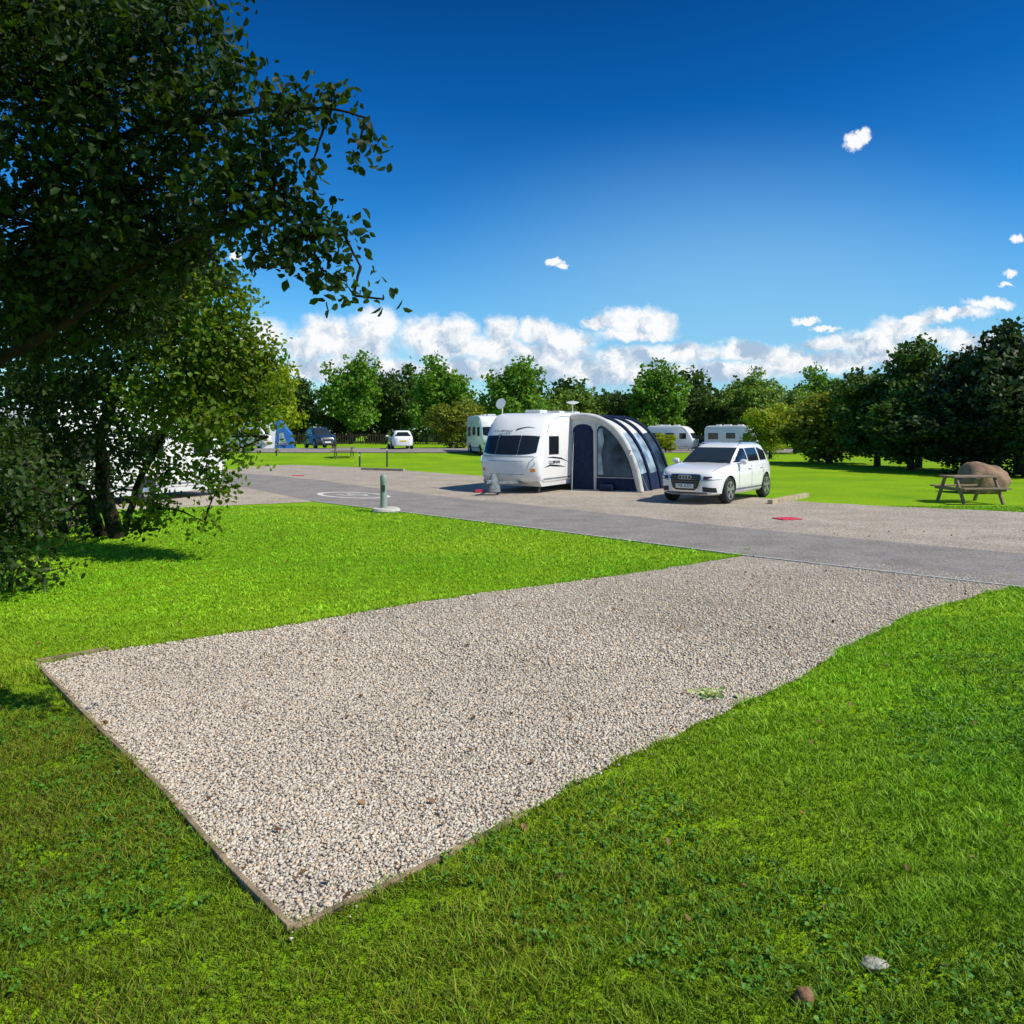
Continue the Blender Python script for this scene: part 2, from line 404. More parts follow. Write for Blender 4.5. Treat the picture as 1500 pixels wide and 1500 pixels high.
for d0,d1,dens,h,w in ((1.9,3.6,17000,.030,.0038),(3.6,5.5,10500,.030,.0044),(5.5,8.5,5200,.028,.0056),(8.5,12.5,2400,.026,.008),(12.5,21,1000,.026,.012)):
    P=scatter(d0,d1,dens)
    ok=~(inpoly(P,pitch_poly)|inpoly(P,road_poly)|inpoly(P,gb_poly)|inpoly(P,lg_poly))
    P=P[ok]; blades.append(np.concatenate([P,np.full((len(P),1),h),np.full((len(P),1),w)],1))
# longer tufts hugging the boards and the pitch edge
seg=np.concatenate([pitch_poly[-140:],pitch_poly[:30]]); k=9000
q=seg[rng.integers(0,len(seg),k)]+rng.normal(size=(k,2))*.045
near_l=[at(*p) for p in [(52,975),(140,1067),(240,1165),(335,1275),(425,1366)]]
tt=rng.random(5000)*4; ii=np.minimum(tt.astype(int),3); nl=np.array([(p.x,p.y) for p in near_l]); q2=nl[ii]*(1-(tt-ii))[:,None]+nl[ii+1]*(tt-ii)[:,None]+np.array([-.72,-.68])*np.abs(rng.normal(size=(5000,1)))*.035+np.array([-.015,-.015])
q=q[~inpoly(q,pitch_poly)]; q=q[vnoise(q,4,77)>-.2]; q2=q2[vnoise(q2,5,78)>.0]
q=np.concatenate([q,q2]); blades.append(np.concatenate([q,np.full((len(q),1),.042),np.full((len(q),1),.0042)],1))
B=np.concatenate(blades); n=len(B)
cl=vnoise(B,3.0,3); cl2=vnoise(B,.6,5); cl3=vnoise(B,16,8)
hh=B[:,2]*(.40+1.15*rng.random(n)**1.3)*(1+.35*cl+.6*cl3); hh=np.clip(hh,.006,.085)
an=rng.random(n)*2*PI; lean=(.3+1.5*rng.random(n))*hh; la=rng.random(n)*2*PI+1.2*cl
base=np.stack([B[:,0],B[:,1],np.zeros(n)],1)
S=np.stack([np.cos(an),np.sin(an),np.zeros(n)],1)*(B[:,3]*(.5+1.0*rng.random(n)))[:,None]*.5
Ld=np.stack([np.cos(la),np.sin(la),np.zeros(n)],1)*lean[:,None]
Z=np.array([0,0,1.])
mid=base+Ld*.35+Z*(hh*.6)[:,None]; tip=base+Ld+Z*hh[:,None]
V=np.stack([base-S,base+S,mid+S*.8,mid-S*.8,tip],1).reshape(-1,3)
b=(np.arange(n)*5)[:,None]
Fc=np.concatenate([b+np.array([[0,1,2]]),b+np.array([[0,2,3]]),b+np.array([[3,2,4]])],0)
lum=(.6+.65*rng.random(n))*(1+.22*cl2+.18*cl+.34*cl3)
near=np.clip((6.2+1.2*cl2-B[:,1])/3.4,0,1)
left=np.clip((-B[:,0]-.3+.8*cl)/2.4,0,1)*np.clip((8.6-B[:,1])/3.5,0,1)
lum*=(1-.56*near)*(1-.55*left)  # corner shade painted into blade colour, darker near and at left
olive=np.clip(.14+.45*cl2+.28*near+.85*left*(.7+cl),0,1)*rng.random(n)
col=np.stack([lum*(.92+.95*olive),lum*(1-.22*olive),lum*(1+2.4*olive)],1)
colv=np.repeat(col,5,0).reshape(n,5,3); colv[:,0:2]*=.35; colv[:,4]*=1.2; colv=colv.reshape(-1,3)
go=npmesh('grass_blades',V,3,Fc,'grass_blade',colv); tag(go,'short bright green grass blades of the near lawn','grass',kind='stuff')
P=scatter(1.9,7,300); P=P[~inpoly(P,pitch_poly)]; P=P[vnoise(P,1.6,11)>.02]
cp=np.concatenate([P,rng.uniform(.016,.036,(len(P),1))],1); cp=np.repeat(cp,4,0)+rng.normal(size=(len(P)*4,3))*np.array([.016,.016,.004])
lo=leafcloud('clover_leaves',cp,np.zeros_like(cp)+np.array([0,0,1.]),.018,'clover',None,.9,.3,True,5,1.5); tag(lo,'low clover leaves growing among the grass','clover',kind='stuff')

# ------------------------------------------------------------------ gravel stones
st=[]
for d0,d1,dens,sz in ((2.6,4.5,9200,.0072),(4.5,6.5,7200,.0076),(6.5,12.5,3600,.0088)):
    P=scatter(d0,d1,dens); P=P[inpoly(P,pitch_poly)]
    if d1>7: P=P[rng.random(len(P))<np.clip((12.5-P[:,1])/5.5,0,1)**1.3]
    st.append(np.concatenate([P,np.full((len(P),1),sz)],1))
P=scatter(2.6,6.5,90); P=P[~inpoly(P,pitch_poly)]
edge=np.array([min(np.hypot(*(pitch_poly-q).T)) for q in P]); P=P[edge<.10]; st.append(np.concatenate([P,np.full((len(P),1),.008)],1))
St=np.concatenate(st); n=len(St)
cube=np.array([(-1,-1,-1),(1,-1,-1),(1,1,-1),(-1,1,-1),(-1,-1,1),(1,-1,1),(1,1,1),(-1,1,1)],float)
Vs=np.repeat(cube[None],n,0)*(1+rng.uniform(-.45,.40,(n,8,3)))
Vs*=np.stack([rng.uniform(.6,1.35,n),rng.uniform(.6,1.1,n),rng.uniform(.4,.80,n)],1)[:,None,:]
q=rng.normal(size=(n,3)); q=nrm(q); an=rng.uniform(-1,1,n)*.7
Kx=np.zeros((n,3,3)); Kx[:,0,1]=-q[:,2];Kx[:,0,2]=q[:,1];Kx[:,1,0]=q[:,2];Kx[:,1,2]=-q[:,0];Kx[:,2,0]=-q[:,1];Kx[:,2,1]=q[:,0]
Rm=np.eye(3)[None]+np.sin(an)[:,None,None]*Kx+(1-np.cos(an))[:,None,None]*(Kx@Kx)
yaw=rng.random(n)*2*PI; Yw=np.zeros((n,3,3)); Yw[:,0,0]=np.cos(yaw);Yw[:,0,1]=-np.sin(yaw);Yw[:,1,0]=np.sin(yaw);Yw[:,1,1]=np.cos(yaw);Yw[:,2,2]=1
Vs=np.einsum('nij,nkj->nki',Yw@Rm,Vs)*(St[:,2]*.78*(.5+1.0*rng.random(n)**1.4))[:,None,None]
Vs+=np.stack([St[:,0],St[:,1],.008+.008*rng.random(n)],1)[:,None,:]
cf=np.array([(0,3,2,1),(4,5,6,7),(0,1,5,4),(1,2,6,5),(2,3,7,6),(3,0,4,7)])
Fc=((np.arange(n)*8)[:,None,None]+cf[None]).reshape(-1,4)
t=rng.random(n)[:,None]; pk=rng.random(n)[:,None]
base=np.array([.47,.41,.335])*(1-t)+np.array([.70,.64,.54])*t
base=np.where(pk>.85,base*np.array([1.03,.89,.74]),base); base=np.where(pk<.06,base*.65,base)
base=base*(1+.10*vnoise(St,1.2,31))[:,None]
so=npmesh('gravel_stones',Vs.reshape(-1,3),4,Fc,'stone',np.repeat(base,8,0)); tag(so,'loose angular gravel stones covering the near pitch','gravel stones',kind='stuff')
P=scatter(2.3,16,3.4); P=P[~inpoly(P,road_poly)]
P2=scatter(3,6,10); P2=P2[inpoly(P2,pitch_poly)]; P=np.concatenate([P,P2[::3]])
cp=np.concatenate([P,np.full((len(P),1),.030)],1)
lo=leafcloud('fallen_leaves',cp,np.zeros_like(cp)+np.array([0,0,1.]),.034,'dead_leaf',None,.7,.5,True,9,1.0); tag(lo,'scattered brown fallen leaves on lawn and gravel','fallen leaves',kind='stuff')
p=at(1040,1022); r=np.random.default_rng(3); n=46
cp=np.stack([p.x+r.normal(size=n)*.06,p.y+r.normal(size=n)*.05,.03+.02*r.random(n)],1)
lo=leafcloud('weeds',cp,np.zeros_like(cp)+np.array([0,0,1.]),.055,'weed_leaf',None,.42,.3,True,4,.8); tag(lo,'pale green weeds sprouting on the right side of the gravel pitch','weeds',kind='stuff')
def rockmesh(name,loc,rad,m,seed,sub=3,amp=.18,rz=0):
    me=bpy.data.meshes.new(name); bm=bmesh.new(); bmesh.ops.create_icosphere(bm,subdivisions=sub,radius=1)
    for v in bm.verts:
        nn=mnoise.noise(v.co*1.3+Vector((seed,0,0)))+.4*mnoise.noise(v.co*3.1+Vector((seed,5,0)))
        v.co*=1+amp*nn
        v.co=Vector((v.co.x*rad[0],v.co.y*rad[1],v.co.z*rad[2]))
    bm.to_mesh(me); bm.free(); me.polygons.foreach_set('use_smooth',[True]*len(me.polygons)); me.materials.append(M[m])
    o=bpy.data.objects.new(name,me); C.objects.link(o); o.location=loc; o.rotation_euler=(0,0,rz); return o
p=at(1280,1420); tag(rockmesh('stone',(p.x,p.y,.022),(.048,.032,.020),'stone_g',2,3,.35),'pale flat stone lying in the grass at the bottom right','stone')
p=at(1178,1470); tag(rockmesh('stone',(p.x,p.y,.025),(.036,.030,.030),'stone_b',5,3,.3),'small brown round stone in the grass near the bottom edge','stone')
p=at(1444,723); tag(rockmesh('boulder',(p.x,p.y+.3,.40),(.80,.64,.60),'rock',9,4,.24),'big brown boulder on the lawn behind the wooden picnic table','boulder')

# ------------------------------------------------------------------ cars
def make_car(name,label,loc,rot,paint,L=4.62,W=1.89,Ht=1.65,plate=None,rings=False,cat='car',group='cars parked around the campsite'):
    root=thing(name,label,cat,loc,rot,group)
    a=L/2;b=W/2;n=5.0;k=Ht/1.65;zb=.25
    zx=[-a,-a+.12,-.9,0,.95,1.55,2.0,a]; zz=[1.02,1.12,1.11,1.09,1.07,1.01,.94,.86]; zz=[q*k for q in zz]
    zt=lambda x: float(np.interp(x,zx,zz))
    lv=[0,.07,.3,.6,.72,.76,.86,.95,1]; sxs=[.955,.985,1,1,1,.994,.988,.972,.945]; sys_=[.90,.965,.995,1,1,.986,.982,.965,.93]
    NP=72; vs=[];fs=[]
    def se(th,nn=n):
        c,s=math.cos(th),math.sin(th)
        return (math.copysign(abs(c)**(2/nn),c),math.copysign(abs(s)**(2/nn),s))
    rings_=[]
    for t,sx,sy in zip(lv,sxs,sys_): rings_.append((t,sx,sy,0))
    for s_,cr in ((.88,.018),(.7,.03),(.4,.04),(.12,.045)): rings_.append((1,.945*s_,.93*s_,cr))
    for t,sx,sy,cr in rings_:
        for i in range(NP):
            X,Y=se(2*PI*i/NP); x=a*X*sx;y=b*Y*sy
            vs.append((x,y,zb+(zt(x)-zb)*t+cr))
    nr=len(rings_)
    for j in range(nr-1):
        for i in range(NP):
            i2=(i+1)%NP; fs.append((j*NP+i,j*NP+i2,(j+1)*NP+i2,(j+1)*NP+i))
    fs.append(tuple(range(NP))[::-1]); fs.append(tuple((nr-1)*NP+i for i in range(NP)))
    m=MB(); m.add(vs,fs); body=m.build('body',paint,None); body.data.materials.append(M['black'])
    wx=L*.304; wr=.365*k
    cu=MB()
    for sx in (1,-1):
        for sy in (1,-1):
            cu.lathe([(wr+.045,-.2),(wr+.045,.2)],32,Matrix.Translation((sx*wx,sy*(b-.02),wr))@Matrix.Rotation(PI/2,4,'X'))
    cut=cu.build('cutter','black'); cut.data.materials.append(M['black']); cut.data.polygons.foreach_set('material_index',[1]*len(cut.data.polygons))
    mod=body.modifiers.new('b','BOOLEAN'); mod.object=cut; mod.operation='DIFFERENCE'; mod.solver='EXACT'
    dg=bpy.context.evaluated_depsgraph_get(); me=bpy.data.meshes.new_from_object(body.evaluated_get(dg)); body.modifiers.clear(); body.data=me; me.name='body'
    bpy.data.objects.remove(cut); body.parent=root
    me.polygons.foreach_set('use_smooth',[True]*len(me.polygons)); me.set_sharp_from_angle(angle=R(40))
    def sxz(z,front=True):
        t=(z-zb)/((zz[-1] if front else zz[0])-zb); return np.interp(t,lv,sxs),np.interp(t,lv,sys_)
    def fx(y,z,s=1):
        sx,sy=sxz(z,s>0); q=min(.999,abs(y)/(b*sy)); return s*(a*sx*(1-q**n)**(1/n))
    def sy_(x,z):
        t=(z-zb)/(zt(x)-zb); syy=np.interp(t,lv,sys_); return b*syy*(1-min(.999,abs(x)/a)**n)**(1/n)
    GL=[(1.02,1.10,-2.20*a/2.31,.855),(1.30,.62,-2.04*a/2.31,.77),(1.54,.16,-1.86*a/2.31,.675),(1.60,.03,-1.78*a/2.31,.62),(1.635,-.15,-1.62*a/2.31,.52),(1.65,-.5,-1.3*a/2.31,.3)]
    GL=[(z*k,xf,xr,hw*W/1.89) for z,xf,xr,hw in GL]; gn=7.0
    gi=lambda z:(np.interp(z,[q[0] for q in GL],[q[1] for q in GL]),np.interp(z,[q[0] for q in GL],[q[2] for q in GL]),np.interp(z,[q[0] for q in GL],[q[3] for q in GL]))
    m=MB(); vs=[];fs=[]
    for z,xf,xr,hw in GL:
        for i in range(NP):
            X,Y=se(2*PI*i/NP,gn); vs.append(((xf+xr)/2+X*(xf-xr)/2,Y*hw,z))
    for j in range(len(GL)-1):
        for i in range(NP):
            i2=(i+1)%NP; fs.append((j*NP+i,j*NP+i2,(j+1)*NP+i2,(j+1)*NP+i))
    fs.append(tuple((len(GL)-1)*NP+i for i in range(NP)))
    m.add(vs,fs); roof=m.build('roof',paint,root,smooth=True)
    def gy(x,z):
        xf,xr,hw=gi(z); c=(xf+xr)/2; h=(xf-xr)/2; return hw*(1-min(.999,abs((x-c)/h))**gn)**(1/gn)
    def gx(y,z,s):
        xf,xr,hw=gi(z); c=(xf+xr)/2; h=(xf-xr)/2; return c+s*h*(1-min(.999,abs(y/hw))**gn)**(1/gn)
    ws=MB().grid(lambda u,v:(gx((u*2-1)*.62*(1-.13*v),(1.10+.42*v)*k,1)+.008,(u*2-1)*(.73-.11*v)*W/1.89,(1.10+.42*v)*k),14,6).build('windscreen','screen',root,smooth=True)
    for yy_ in (-.45,.15):
        MB().tube([(gx(yy_*.8,1.11*k,1)+.02,yy_,1.11*k),(gx((yy_+.42)*.8,1.17*k,1)+.025,yy_+.42,1.17*k)],.008,5).build('wiper','black',ws)
    MB().grid(lambda u,v:(gx((u*2-1)*.66,(1.055+.045*v)*k,1)+.010,(u*2-1)*.74*W/1.89,(1.055+.045*v)*k),14,3).build('scuttle','black',root)
    MB().grid(lambda u,v:(gx((u*2-1)*.6,(1.14+.36*v)*k,-1)-.008,(u*2-1)*(.66-.10*v)*W/1.89,(1.14+.36*v)*k),14,6).build('rear_window','glass',root,smooth=True)
    for s in (1,-1):
        for x0,x1 in ((.80,-.12),(-.19,-1.02),(-1.12,-1.66*a/2.31)):
            def WP(u,v,s=s,x0=x0,x1=x1):
                x=x0+(x1-x0)*u
                zs=np.linspace(1.06,1.50,30); ztop=1.50
                for zc in zs:
                    if gi(zc*k)[0]-.17<x: ztop=zc; break
                ztop=max(ztop,1.13)
                if x<-1.2: ztop=min(ztop,1.50-(-1.2-x)*.25)
                z=(1.12+.02*(-x)*.5+(ztop-1.12)*v)*k
                return (x,s*(gy(x,z)+.008),z)
            MB().grid(WP,14,6).build('side_window','glass',root,smooth=True)
        MB().tube([(.0,s*.60,1.60*k),(-.2,s*.585,1.665*k),(-1.4*a/2.31,s*.565,1.66*k),(-1.62*a/2.31,s*.59,1.59*k)],.016,6).build('roof_rail','chrome',root,smooth=True)
        mm=MB(); mm.lathe([(.02,-.10),(.075,-.09),(.095,-.03),(.095,.04),(.07,.09),(.02,.10)],14,Matrix.Translation((.72,s*(b+.09),1.13*k))@Matrix.Rotation(PI/2,4,'X')@Matrix.Diagonal((.8,.85,1,1)))
        mm.box((.72,s*(b-.02),1.08*k),(.05,.14,.04)); mm.build('mirror',paint,root,smooth=True)
        for xx in (.80,-.16,-1.10):
            MB().grid(lambda u,v,xx=xx,s=s:(xx+(u-.5)*.014,s*(sy_(xx,(.34+v*(1.03*k-.34)))+.003),.34+v*(1.03*k-.34)),2,14).build('door_seam','black',root)
        for xx in (-.02,-.98):
            MB().box((xx,s*(sy_(xx,.92*k)+.015),.93*k),(.2,.03,.03)).build('door_handle',paint,root,bevel=.008)
        MB().grid(lambda u,v,s=s:(1.0-2.0*u,s*(sy_(1.0-2*u,.30+.10*v)+.004),.30+.10*v),12,2).build('sill_trim','greycover',root)
        def HP(u,v,s=s):
            y=(.47+.41*u)*W/1.89; z=(.66+.035*u+v*(.155-.02*u))*k; return (fx(y,z)+.006,s*y,z)
        h=MB().grid(HP,14,5).build('headlight','lens',root,smooth=True)
        MB().grid(lambda u,v,s=s:((lambda y,z:(fx(y,z)+.012,s*y,z))((.52+.20*u)*W/1.89,(.685+.085*v)*k)),5,4).build('lamp_projector','black',h)
        MB().grid(lambda u,v,s=s:((lambda y,z:(fx(y,z)+.010,s*y,z))((.47+.40*u)*W/1.89,(.648+.035*u+.010*v)*k)),12,2).build('lamp_trim','black',h)
        MB().grid(lambda u,v,s=s:((lambda y,z:(fx(y,z)+.006,s*y,z))((.50+.30*u)*W/1.89,(.36+.13*v-.03*u)*k)),8,4).build('air_intake','black',root)
        MB().grid(lambda u,v,s=s:(.98+(a*.90-.98)*u,s*(b*.80-.02*u+(v-.5)*.012),zt(.98+(a*.90-.98)*u)+.018+.010*(1-u)),10,2).build('bonnet_seam','greycover',root)
        MB().grid(lambda u,v,s=s:((lambda y,z:(fx(y,z,-1)-.006,s*y,z))((.48+.38*u)*W/1.89,(.82+.16*v)*k)),10,4).build('tail_light','red_lens',root,smooth=True)
        for sx in (1,-1):
            Mx=Matrix.Translation((sx*wx,s*(b-.135),wr))@Matrix.Rotation(PI/2,4,'X')
            w=MB().lathe([(wr*.66,-.11),(wr*.93,-.115),(wr,-.08),(wr,.08),(wr*.93,.115),(wr*.66,.11)],32,Mx).build('wheel','tyre',root,smooth=True)
            rr=MB(); yo=s*(b-.135)+s*.118
            rr.lathe([(wr*.68,-.008),(wr*.68,.008)],28,Matrix.Translation((sx*wx,yo-s*.004,wr))@Matrix.Rotation(PI/2,4,'X'),caps=False)
            for q in range(5):
                an=2*PI*q/5+.3
                for da in (-.14,.14):
                    rr.beam((sx*wx,yo,wr),(sx*wx+math.cos(an+da)*wr*.67,yo,wr+math.sin(an+da)*wr*.67),.02,.045)
            rr.lathe([(.06,-.012),(.06,.012)],12,Matrix.Translation((sx*wx,yo,wr))@Matrix.Rotation(PI/2,4,'X'))
            NPn=28
            for q in range(NPn):
                a0=2*PI*q/NPn;a1=2*PI*(q+1)/NPn
                rr.add([(sx*wx+math.cos(t_)*r_,yo+s*.004,wr+math.sin(t_)*r_) for t_,r_ in ((a0,wr*.62),(a1,wr*.62),(a1,wr*.69),(a0,wr*.69))],[(0,1,2,3)])
            rr.build('rim','rim',w)
    def gp(y,z,e): return (fx(y,z)+e,y,z)
    def trap(u,v,e,g=0):
        z=(.36+g+(.47-2*g)*v)*k
        hwid=np.interp(v,[0,.18,.8,1],[.30,.40,.47,.42])-g
        return gp((u*2-1)*hwid,z,e)
    gf=MB().grid(lambda u,v:trap(u,v,.010),14,8).build('grille_frame','chrome',root)
    MB().grid(lambda u,v:trap(u,v,.018,.026),14,8).build('grille','black',root)
    for q in range(6):
        zq=(.44+q*.062)*k
        MB().beam((fx(0,zq)+.024,-.39,zq),(fx(0,zq)+.024,.39,zq),.006,.005).build('grille_slat','rim',gf)
    MB().grid(lambda u,v:gp((u*2-1)*.6,(.275+.06*v)*k,.006),12,3).build('lower_intake','black',root)
    def pl(x,s,mt_,z):
        return MB().box((x,0,z),(.012,.52,.115)).build('number_plate',mt_,root,bevel=.004)
    po=pl(a+.030,1,'plate_w',.50*k); po2=pl(-a-.012,-1,'plate_y',.72*k)
    if plate:
        text('plate_text',plate,.115,'black',po,Matrix.Translation((a+.0375,0,.50*k))@Matrix.Rotation(PI/2,4,'Z')@Matrix.Rotation(PI/2,4,'X'),.001)
    if rings:
        bd=MB()
        for q in range(4):
            cy=(q-1.5)*.085
            pts=[(fx(0,.74*k)+.036,cy+.055*math.cos(t_),.745*k+.055*math.sin(t_)) for t_ in np.linspace(0,2*PI,20)]
            bd.tube(pts,.011,6)
        bd.build('badge','chrome',root,smooth=True)
    return root
rotc=math.atan2(-.79,-.61)
make_car('parked_car','white estate car parked on gravel beside the awning with its front facing the road',(6.15,23.33,.010),rotc,'paint_white',plate='M8 AZH',rings=True)
def onground(px,py,dz=0.0): p=at(px,py); return (p.x,p.y,gz(p.x,p.y)+dz)
make_car('parked_car','dark blue off-road car parked far away left, by the picket fence',onground(469,657,.04),R(-60),'paint_navy',L=4.4,W=1.85,Ht=1.75)
make_car('parked_car','small white hatchback parked far away with its back to the viewer',onground(586,658,.04),R(105),'paint_white',L=4.2,W=1.8,Ht=1.5)
make_car('parked_car','dark car parked far away between the two distant right caravans',onground(1026,656,.04),R(-110),'paint_dark',L=4.4,W=1.8,Ht=1.6)

# ------------------------------------------------------------------ caravans
def make_caravan(name,label,loc,rot,L=6.1,W=2.2,Ht=2.62,main=False,cat='caravan',motor=False,group='caravans pitched on the campsite'):
    root=thing(name,label,cat,loc,rot,group); a=L/2; w=W/2; k=Ht/2.62
    prof=[(a-.30,.33),(a-.10,.42),(a+.0,.60),(a+.05,.95),(a+.03,1.12),(a-.03,1.24),(a-.17,1.55),(a-.34,1.86),(a-.50,2.10),(a-.68,2.30),(a-.90,2.45),(a-1.12,2.54),(a-1.4,2.59),(a-1.9,2.62),(0,2.63),(-a+.6,2.60),(-a+.3,2.55),(-a+.12,2.44),(-a+.04,2.25),(-a+.01,1.9),(-a,.6),(-a+.12,.36)]
    prof=[(x,z*k) for x,z in prof]; n=len(prof)
    cen=(0,1.3*k)
    def bow(y): return .32*abs(y/w)**2.8
    def px_(x,y): return x-(bow(y)*min(1,max(0,(x-(a-1.8))/1.2)) if x>0 else -.10*abs(y/w)**4*min(1,max(0,(-x-(a-.8))/.8)))
    st_=[(-w,.075),(-w+.014,.040),(-w+.040,.012),(-w+.08,0)]+[(y,0) for y in np.linspace(-w+.15,w-.15,13)]+[(w-.08,0),(w-.040,.012),(w-.014,.040),(w,.075)]
    m=MB()
    for y,ins in st_:
        for x,z in prof:
            dxx,dzz=x-cen[0],z-cen[1]
            m.v.append(Vector((px_(x,y)-math.copysign(min(ins,abs(dxx)),dxx),y,z-math.copysign(ins*min(1,abs(dzz)/.9),dzz))))
    for j in range(len(st_)-1):
        for i in range(n): i2=(i+1)%n; m.f.append([j*n+i,j*n+i2,(j+1)*n+i2,(j+1)*n+i])
    m.f.append(list(range(n))); m.f.append([(len(st_)-1)*n+i for i in range(n)][::-1])
    m.build('body','white',root,smooth=True)
    skirt=[(a-.50,.22),(a-.33,.40),(-a+.2,.40),(-a+.35,.24)]
    MB().prism(skirt,-w+.04,w-.04).build('skirt','offwhite',root)
    zf=[q[1] for q in prof[1:12]]; xf_=[q[0] for q in prof[1:12]]
    def FS(y,z,e=0): x=float(np.interp(z,zf,xf_)); return (px_(x,y)+e,y,z+e*.45)
    for y0,y1 in ((-w+.12,-w+.68),(-w+.70,w-.70),(w-.68,w-.12)):
        def WN(u,v,y0=y0,y1=y1):
            y=y0+(y1-y0)*u; z0=1.24+.12*abs(y/w)**4; z1=1.86-.05*abs(y/w)**4
            return FS(y,(z0+(z1-z0)*v)*k,.012)
        MB().grid(WN,10,8).build('front_window','glass',root,smooth=True)
    MB().grid(lambda u,v:FS((u*2-1)*(w-.10),(1.175+.02*v)*k,.008),20,2).build('front_trim','greycover',root)
    MB().grid(lambda u,v:FS((u*2-1)*(.62),(.62+.40*v)*k,.006),12,5).build('locker_lid','white',root,smooth=True)
    for z_ in (.61,1.03):
        MB().grid(lambda u,v:FS((u*2-1)*(.64),(z_+.012*v)*k,.009),12,2).build('locker_seam','greycover',root)
    for s in (1,-1):
        MB().tube([FS(s*(w-.12),.95*k,.0),FS(s*(w-.12),.98*k,.10),FS(s*(w-.12),1.14*k,.10),FS(s*(w-.12),1.18*k,0)],.018,6).build('grab_handle','white',root,smooth=True)
        MB().grid(lambda u,v:FS(s*(w-.26+.14*u),(.70+.10*v)*k,.010),4,3).build('marker_light','amber',root)
        for x0,x1,z0,z1 in ((a-1.62,a-.92,1.24,1.84),(-a+.5,-a+1.5,1.22,1.86)) + (((-.5,.4,1.30,1.86),) if not main or s<0 else ()):
            m=MB(); m.box(((x0+x1)/2,s*(w+.006),(z0+z1)/2*k),(x1-x0,.018,(z1-z0)*k)); fo=m.build('window','black',root,bevel=.008,segs=2)
            m=MB(); m.box(((x0+x1)/2,s*(w+.018),(z0+z1)/2*k),(x1-x0-.07,.012,(z1-z0)*k-.07)); m.build('pane','glass',fo,bevel=.004)
        MB().tube([(a-.76,s*(w-.0),1.85*k),(a-.94,s*(w+.004),2.20*k),(a-1.28,s*(w+.004),2.41*k),(a-1.7,s*(w+.004),2.50*k),(-a+.5,s*(w+.004),2.49*k),(-a+.16,s*(w+.004),2.2*k),(-a+.12,s*(w+.004),.6*k)],.014,6).build('awning_rail','offwhite',root)
        MB().box((-.08,s*(w+.004),.46*k),(L-.95,.014,.045)).build('lower_trim','greycover',root)
        for wx in ((-.25,) if not motor else (a-.8,-a+1.3)):
            MB().lathe([(.40,-.01),(.40,.012)],28,Matrix.Translation((wx,s*(w+.0),.36))@Matrix.Rotation(PI/2,4,'X')).build('wheel_arch','black',root)
            t=MB().lathe([(.2,-.09),(.29,-.095),(.32,-.07),(.32,.07),(.29,.095),(.2,.09)],24,Matrix.Translation((wx,s*(w-.03),.32))@Matrix.Rotation(PI/2,4,'X')).build('wheel','tyre',root,smooth=True)
            MB().lathe([(.2,-.01),(.1,.012),(.03,.02)],16,Matrix.Translation((wx,s*(w+.06),.32))@Matrix.Rotation(-s*PI/2,4,'X')).build('rim','rim',t)
    MB().box((-a-.008,0,1.6*k),(.03,W-.9,.6*k)).build('rear_window','glass',root,bevel=.006)
    for s in (1,-1): MB().box((-a+.02,s*(w-.2),.75*k),(.06,.16,.3)).build('tail_light','red_lens',root,bevel=.01)
    for x,sx in ((a-2.1,.55),(-.6,.7),(-a+1.3,.45)):
        MB().box((x,0,2.67*k),(sx,.6,.11)).build('roof_vent','offwhite',root,bevel=.03)
    if not motor:
        hb=MB()
        for s in (1,-1): hb.beam((a-.4,s*.55,.36),(a+.95,s*.05,.40),.05,.09)
        hb.box((a+1.02,0,.43),(.36,.10,.10)); hf=hb.build('drawbar','greycover',root)
        MB().tube([(a+.65,.12,.72),(a+.65,.12,.2)],.025,8).build('jockey_post','chrome',root)
        MB().lathe([(.09,-.03),(.10,0),(.09,.03)],16,Matrix.Translation((a+.65,.12,.11))@Matrix.Rotation(PI/2,4,'X')).build('jockey_wheel','tyre',root)
        for sx in (a-.8,-a+.6):
            for s in (1,-1): MB().beam((sx,s*.85,.35),(sx+.12,s*.85,.02),.05,.05).build('corner_steady','greycover',root)
    return root,FS
rotv=R(-120)
cv,FS=make_caravan('caravan','large white touring caravan with dark front windows joined to the grey and navy awning',(1.31,27.85,.010),rotv,main=True)
a=3.05; w=1.1
text('front_lettering','CLUBMAN',.13,'paint_navy',cv,Matrix.Translation((a-.43+.04,.32,2.00))@Matrix.Rotation(PI/2,4,'Z')@Matrix.Rotation(PI/2-.58,4,'X')@Matrix.Translation((-.62,0,0)),.004,1.1)
text('side_lettering','CLUBMAN',.15,'paint_dark',cv,Matrix.Translation((a-1.30,w+.01,.98))@Matrix.Rotation(PI,4,'Z')@Matrix.Rotation(PI/2,4,'X'),.003,1.15)
def swoosh(top,bot,name='swoosh_stripe',m='greycover'):
    n=len(top); mb=MB(); mb.add([(x,w+.006,z) for x,z in top]+[(x,w+.006,z) for x,z in bot],[(i,i+1,n+i+1,n+i) for i in range(n-1)]); mb.build(name,m,cv)
swoosh([(a-.60,.84),(a-1.0,.92),(a-1.5,.89),(a-2.1,.82)],[(a-.60,.83),(a-1.0,.86),(a-1.5,.83),(a-2.1,.81)],m='paint_dark')
swoosh([(a-.80,1.15),(a-1.2,1.17),(a-1.8,1.12),(a-2.3,.98)],[(a-.80,1.14),(a-1.2,1.12),(a-1.8,1.07),(a-2.3,.97)],m='paint_navy')
mb=MB(); mb.grid(lambda u,v:FS(.15+.62*u,2.02+.10*math.sin(u*2.2)+(.045-.04*u)*v,.012),8,2); mb.build('front_swoosh','paint_navy',cv)
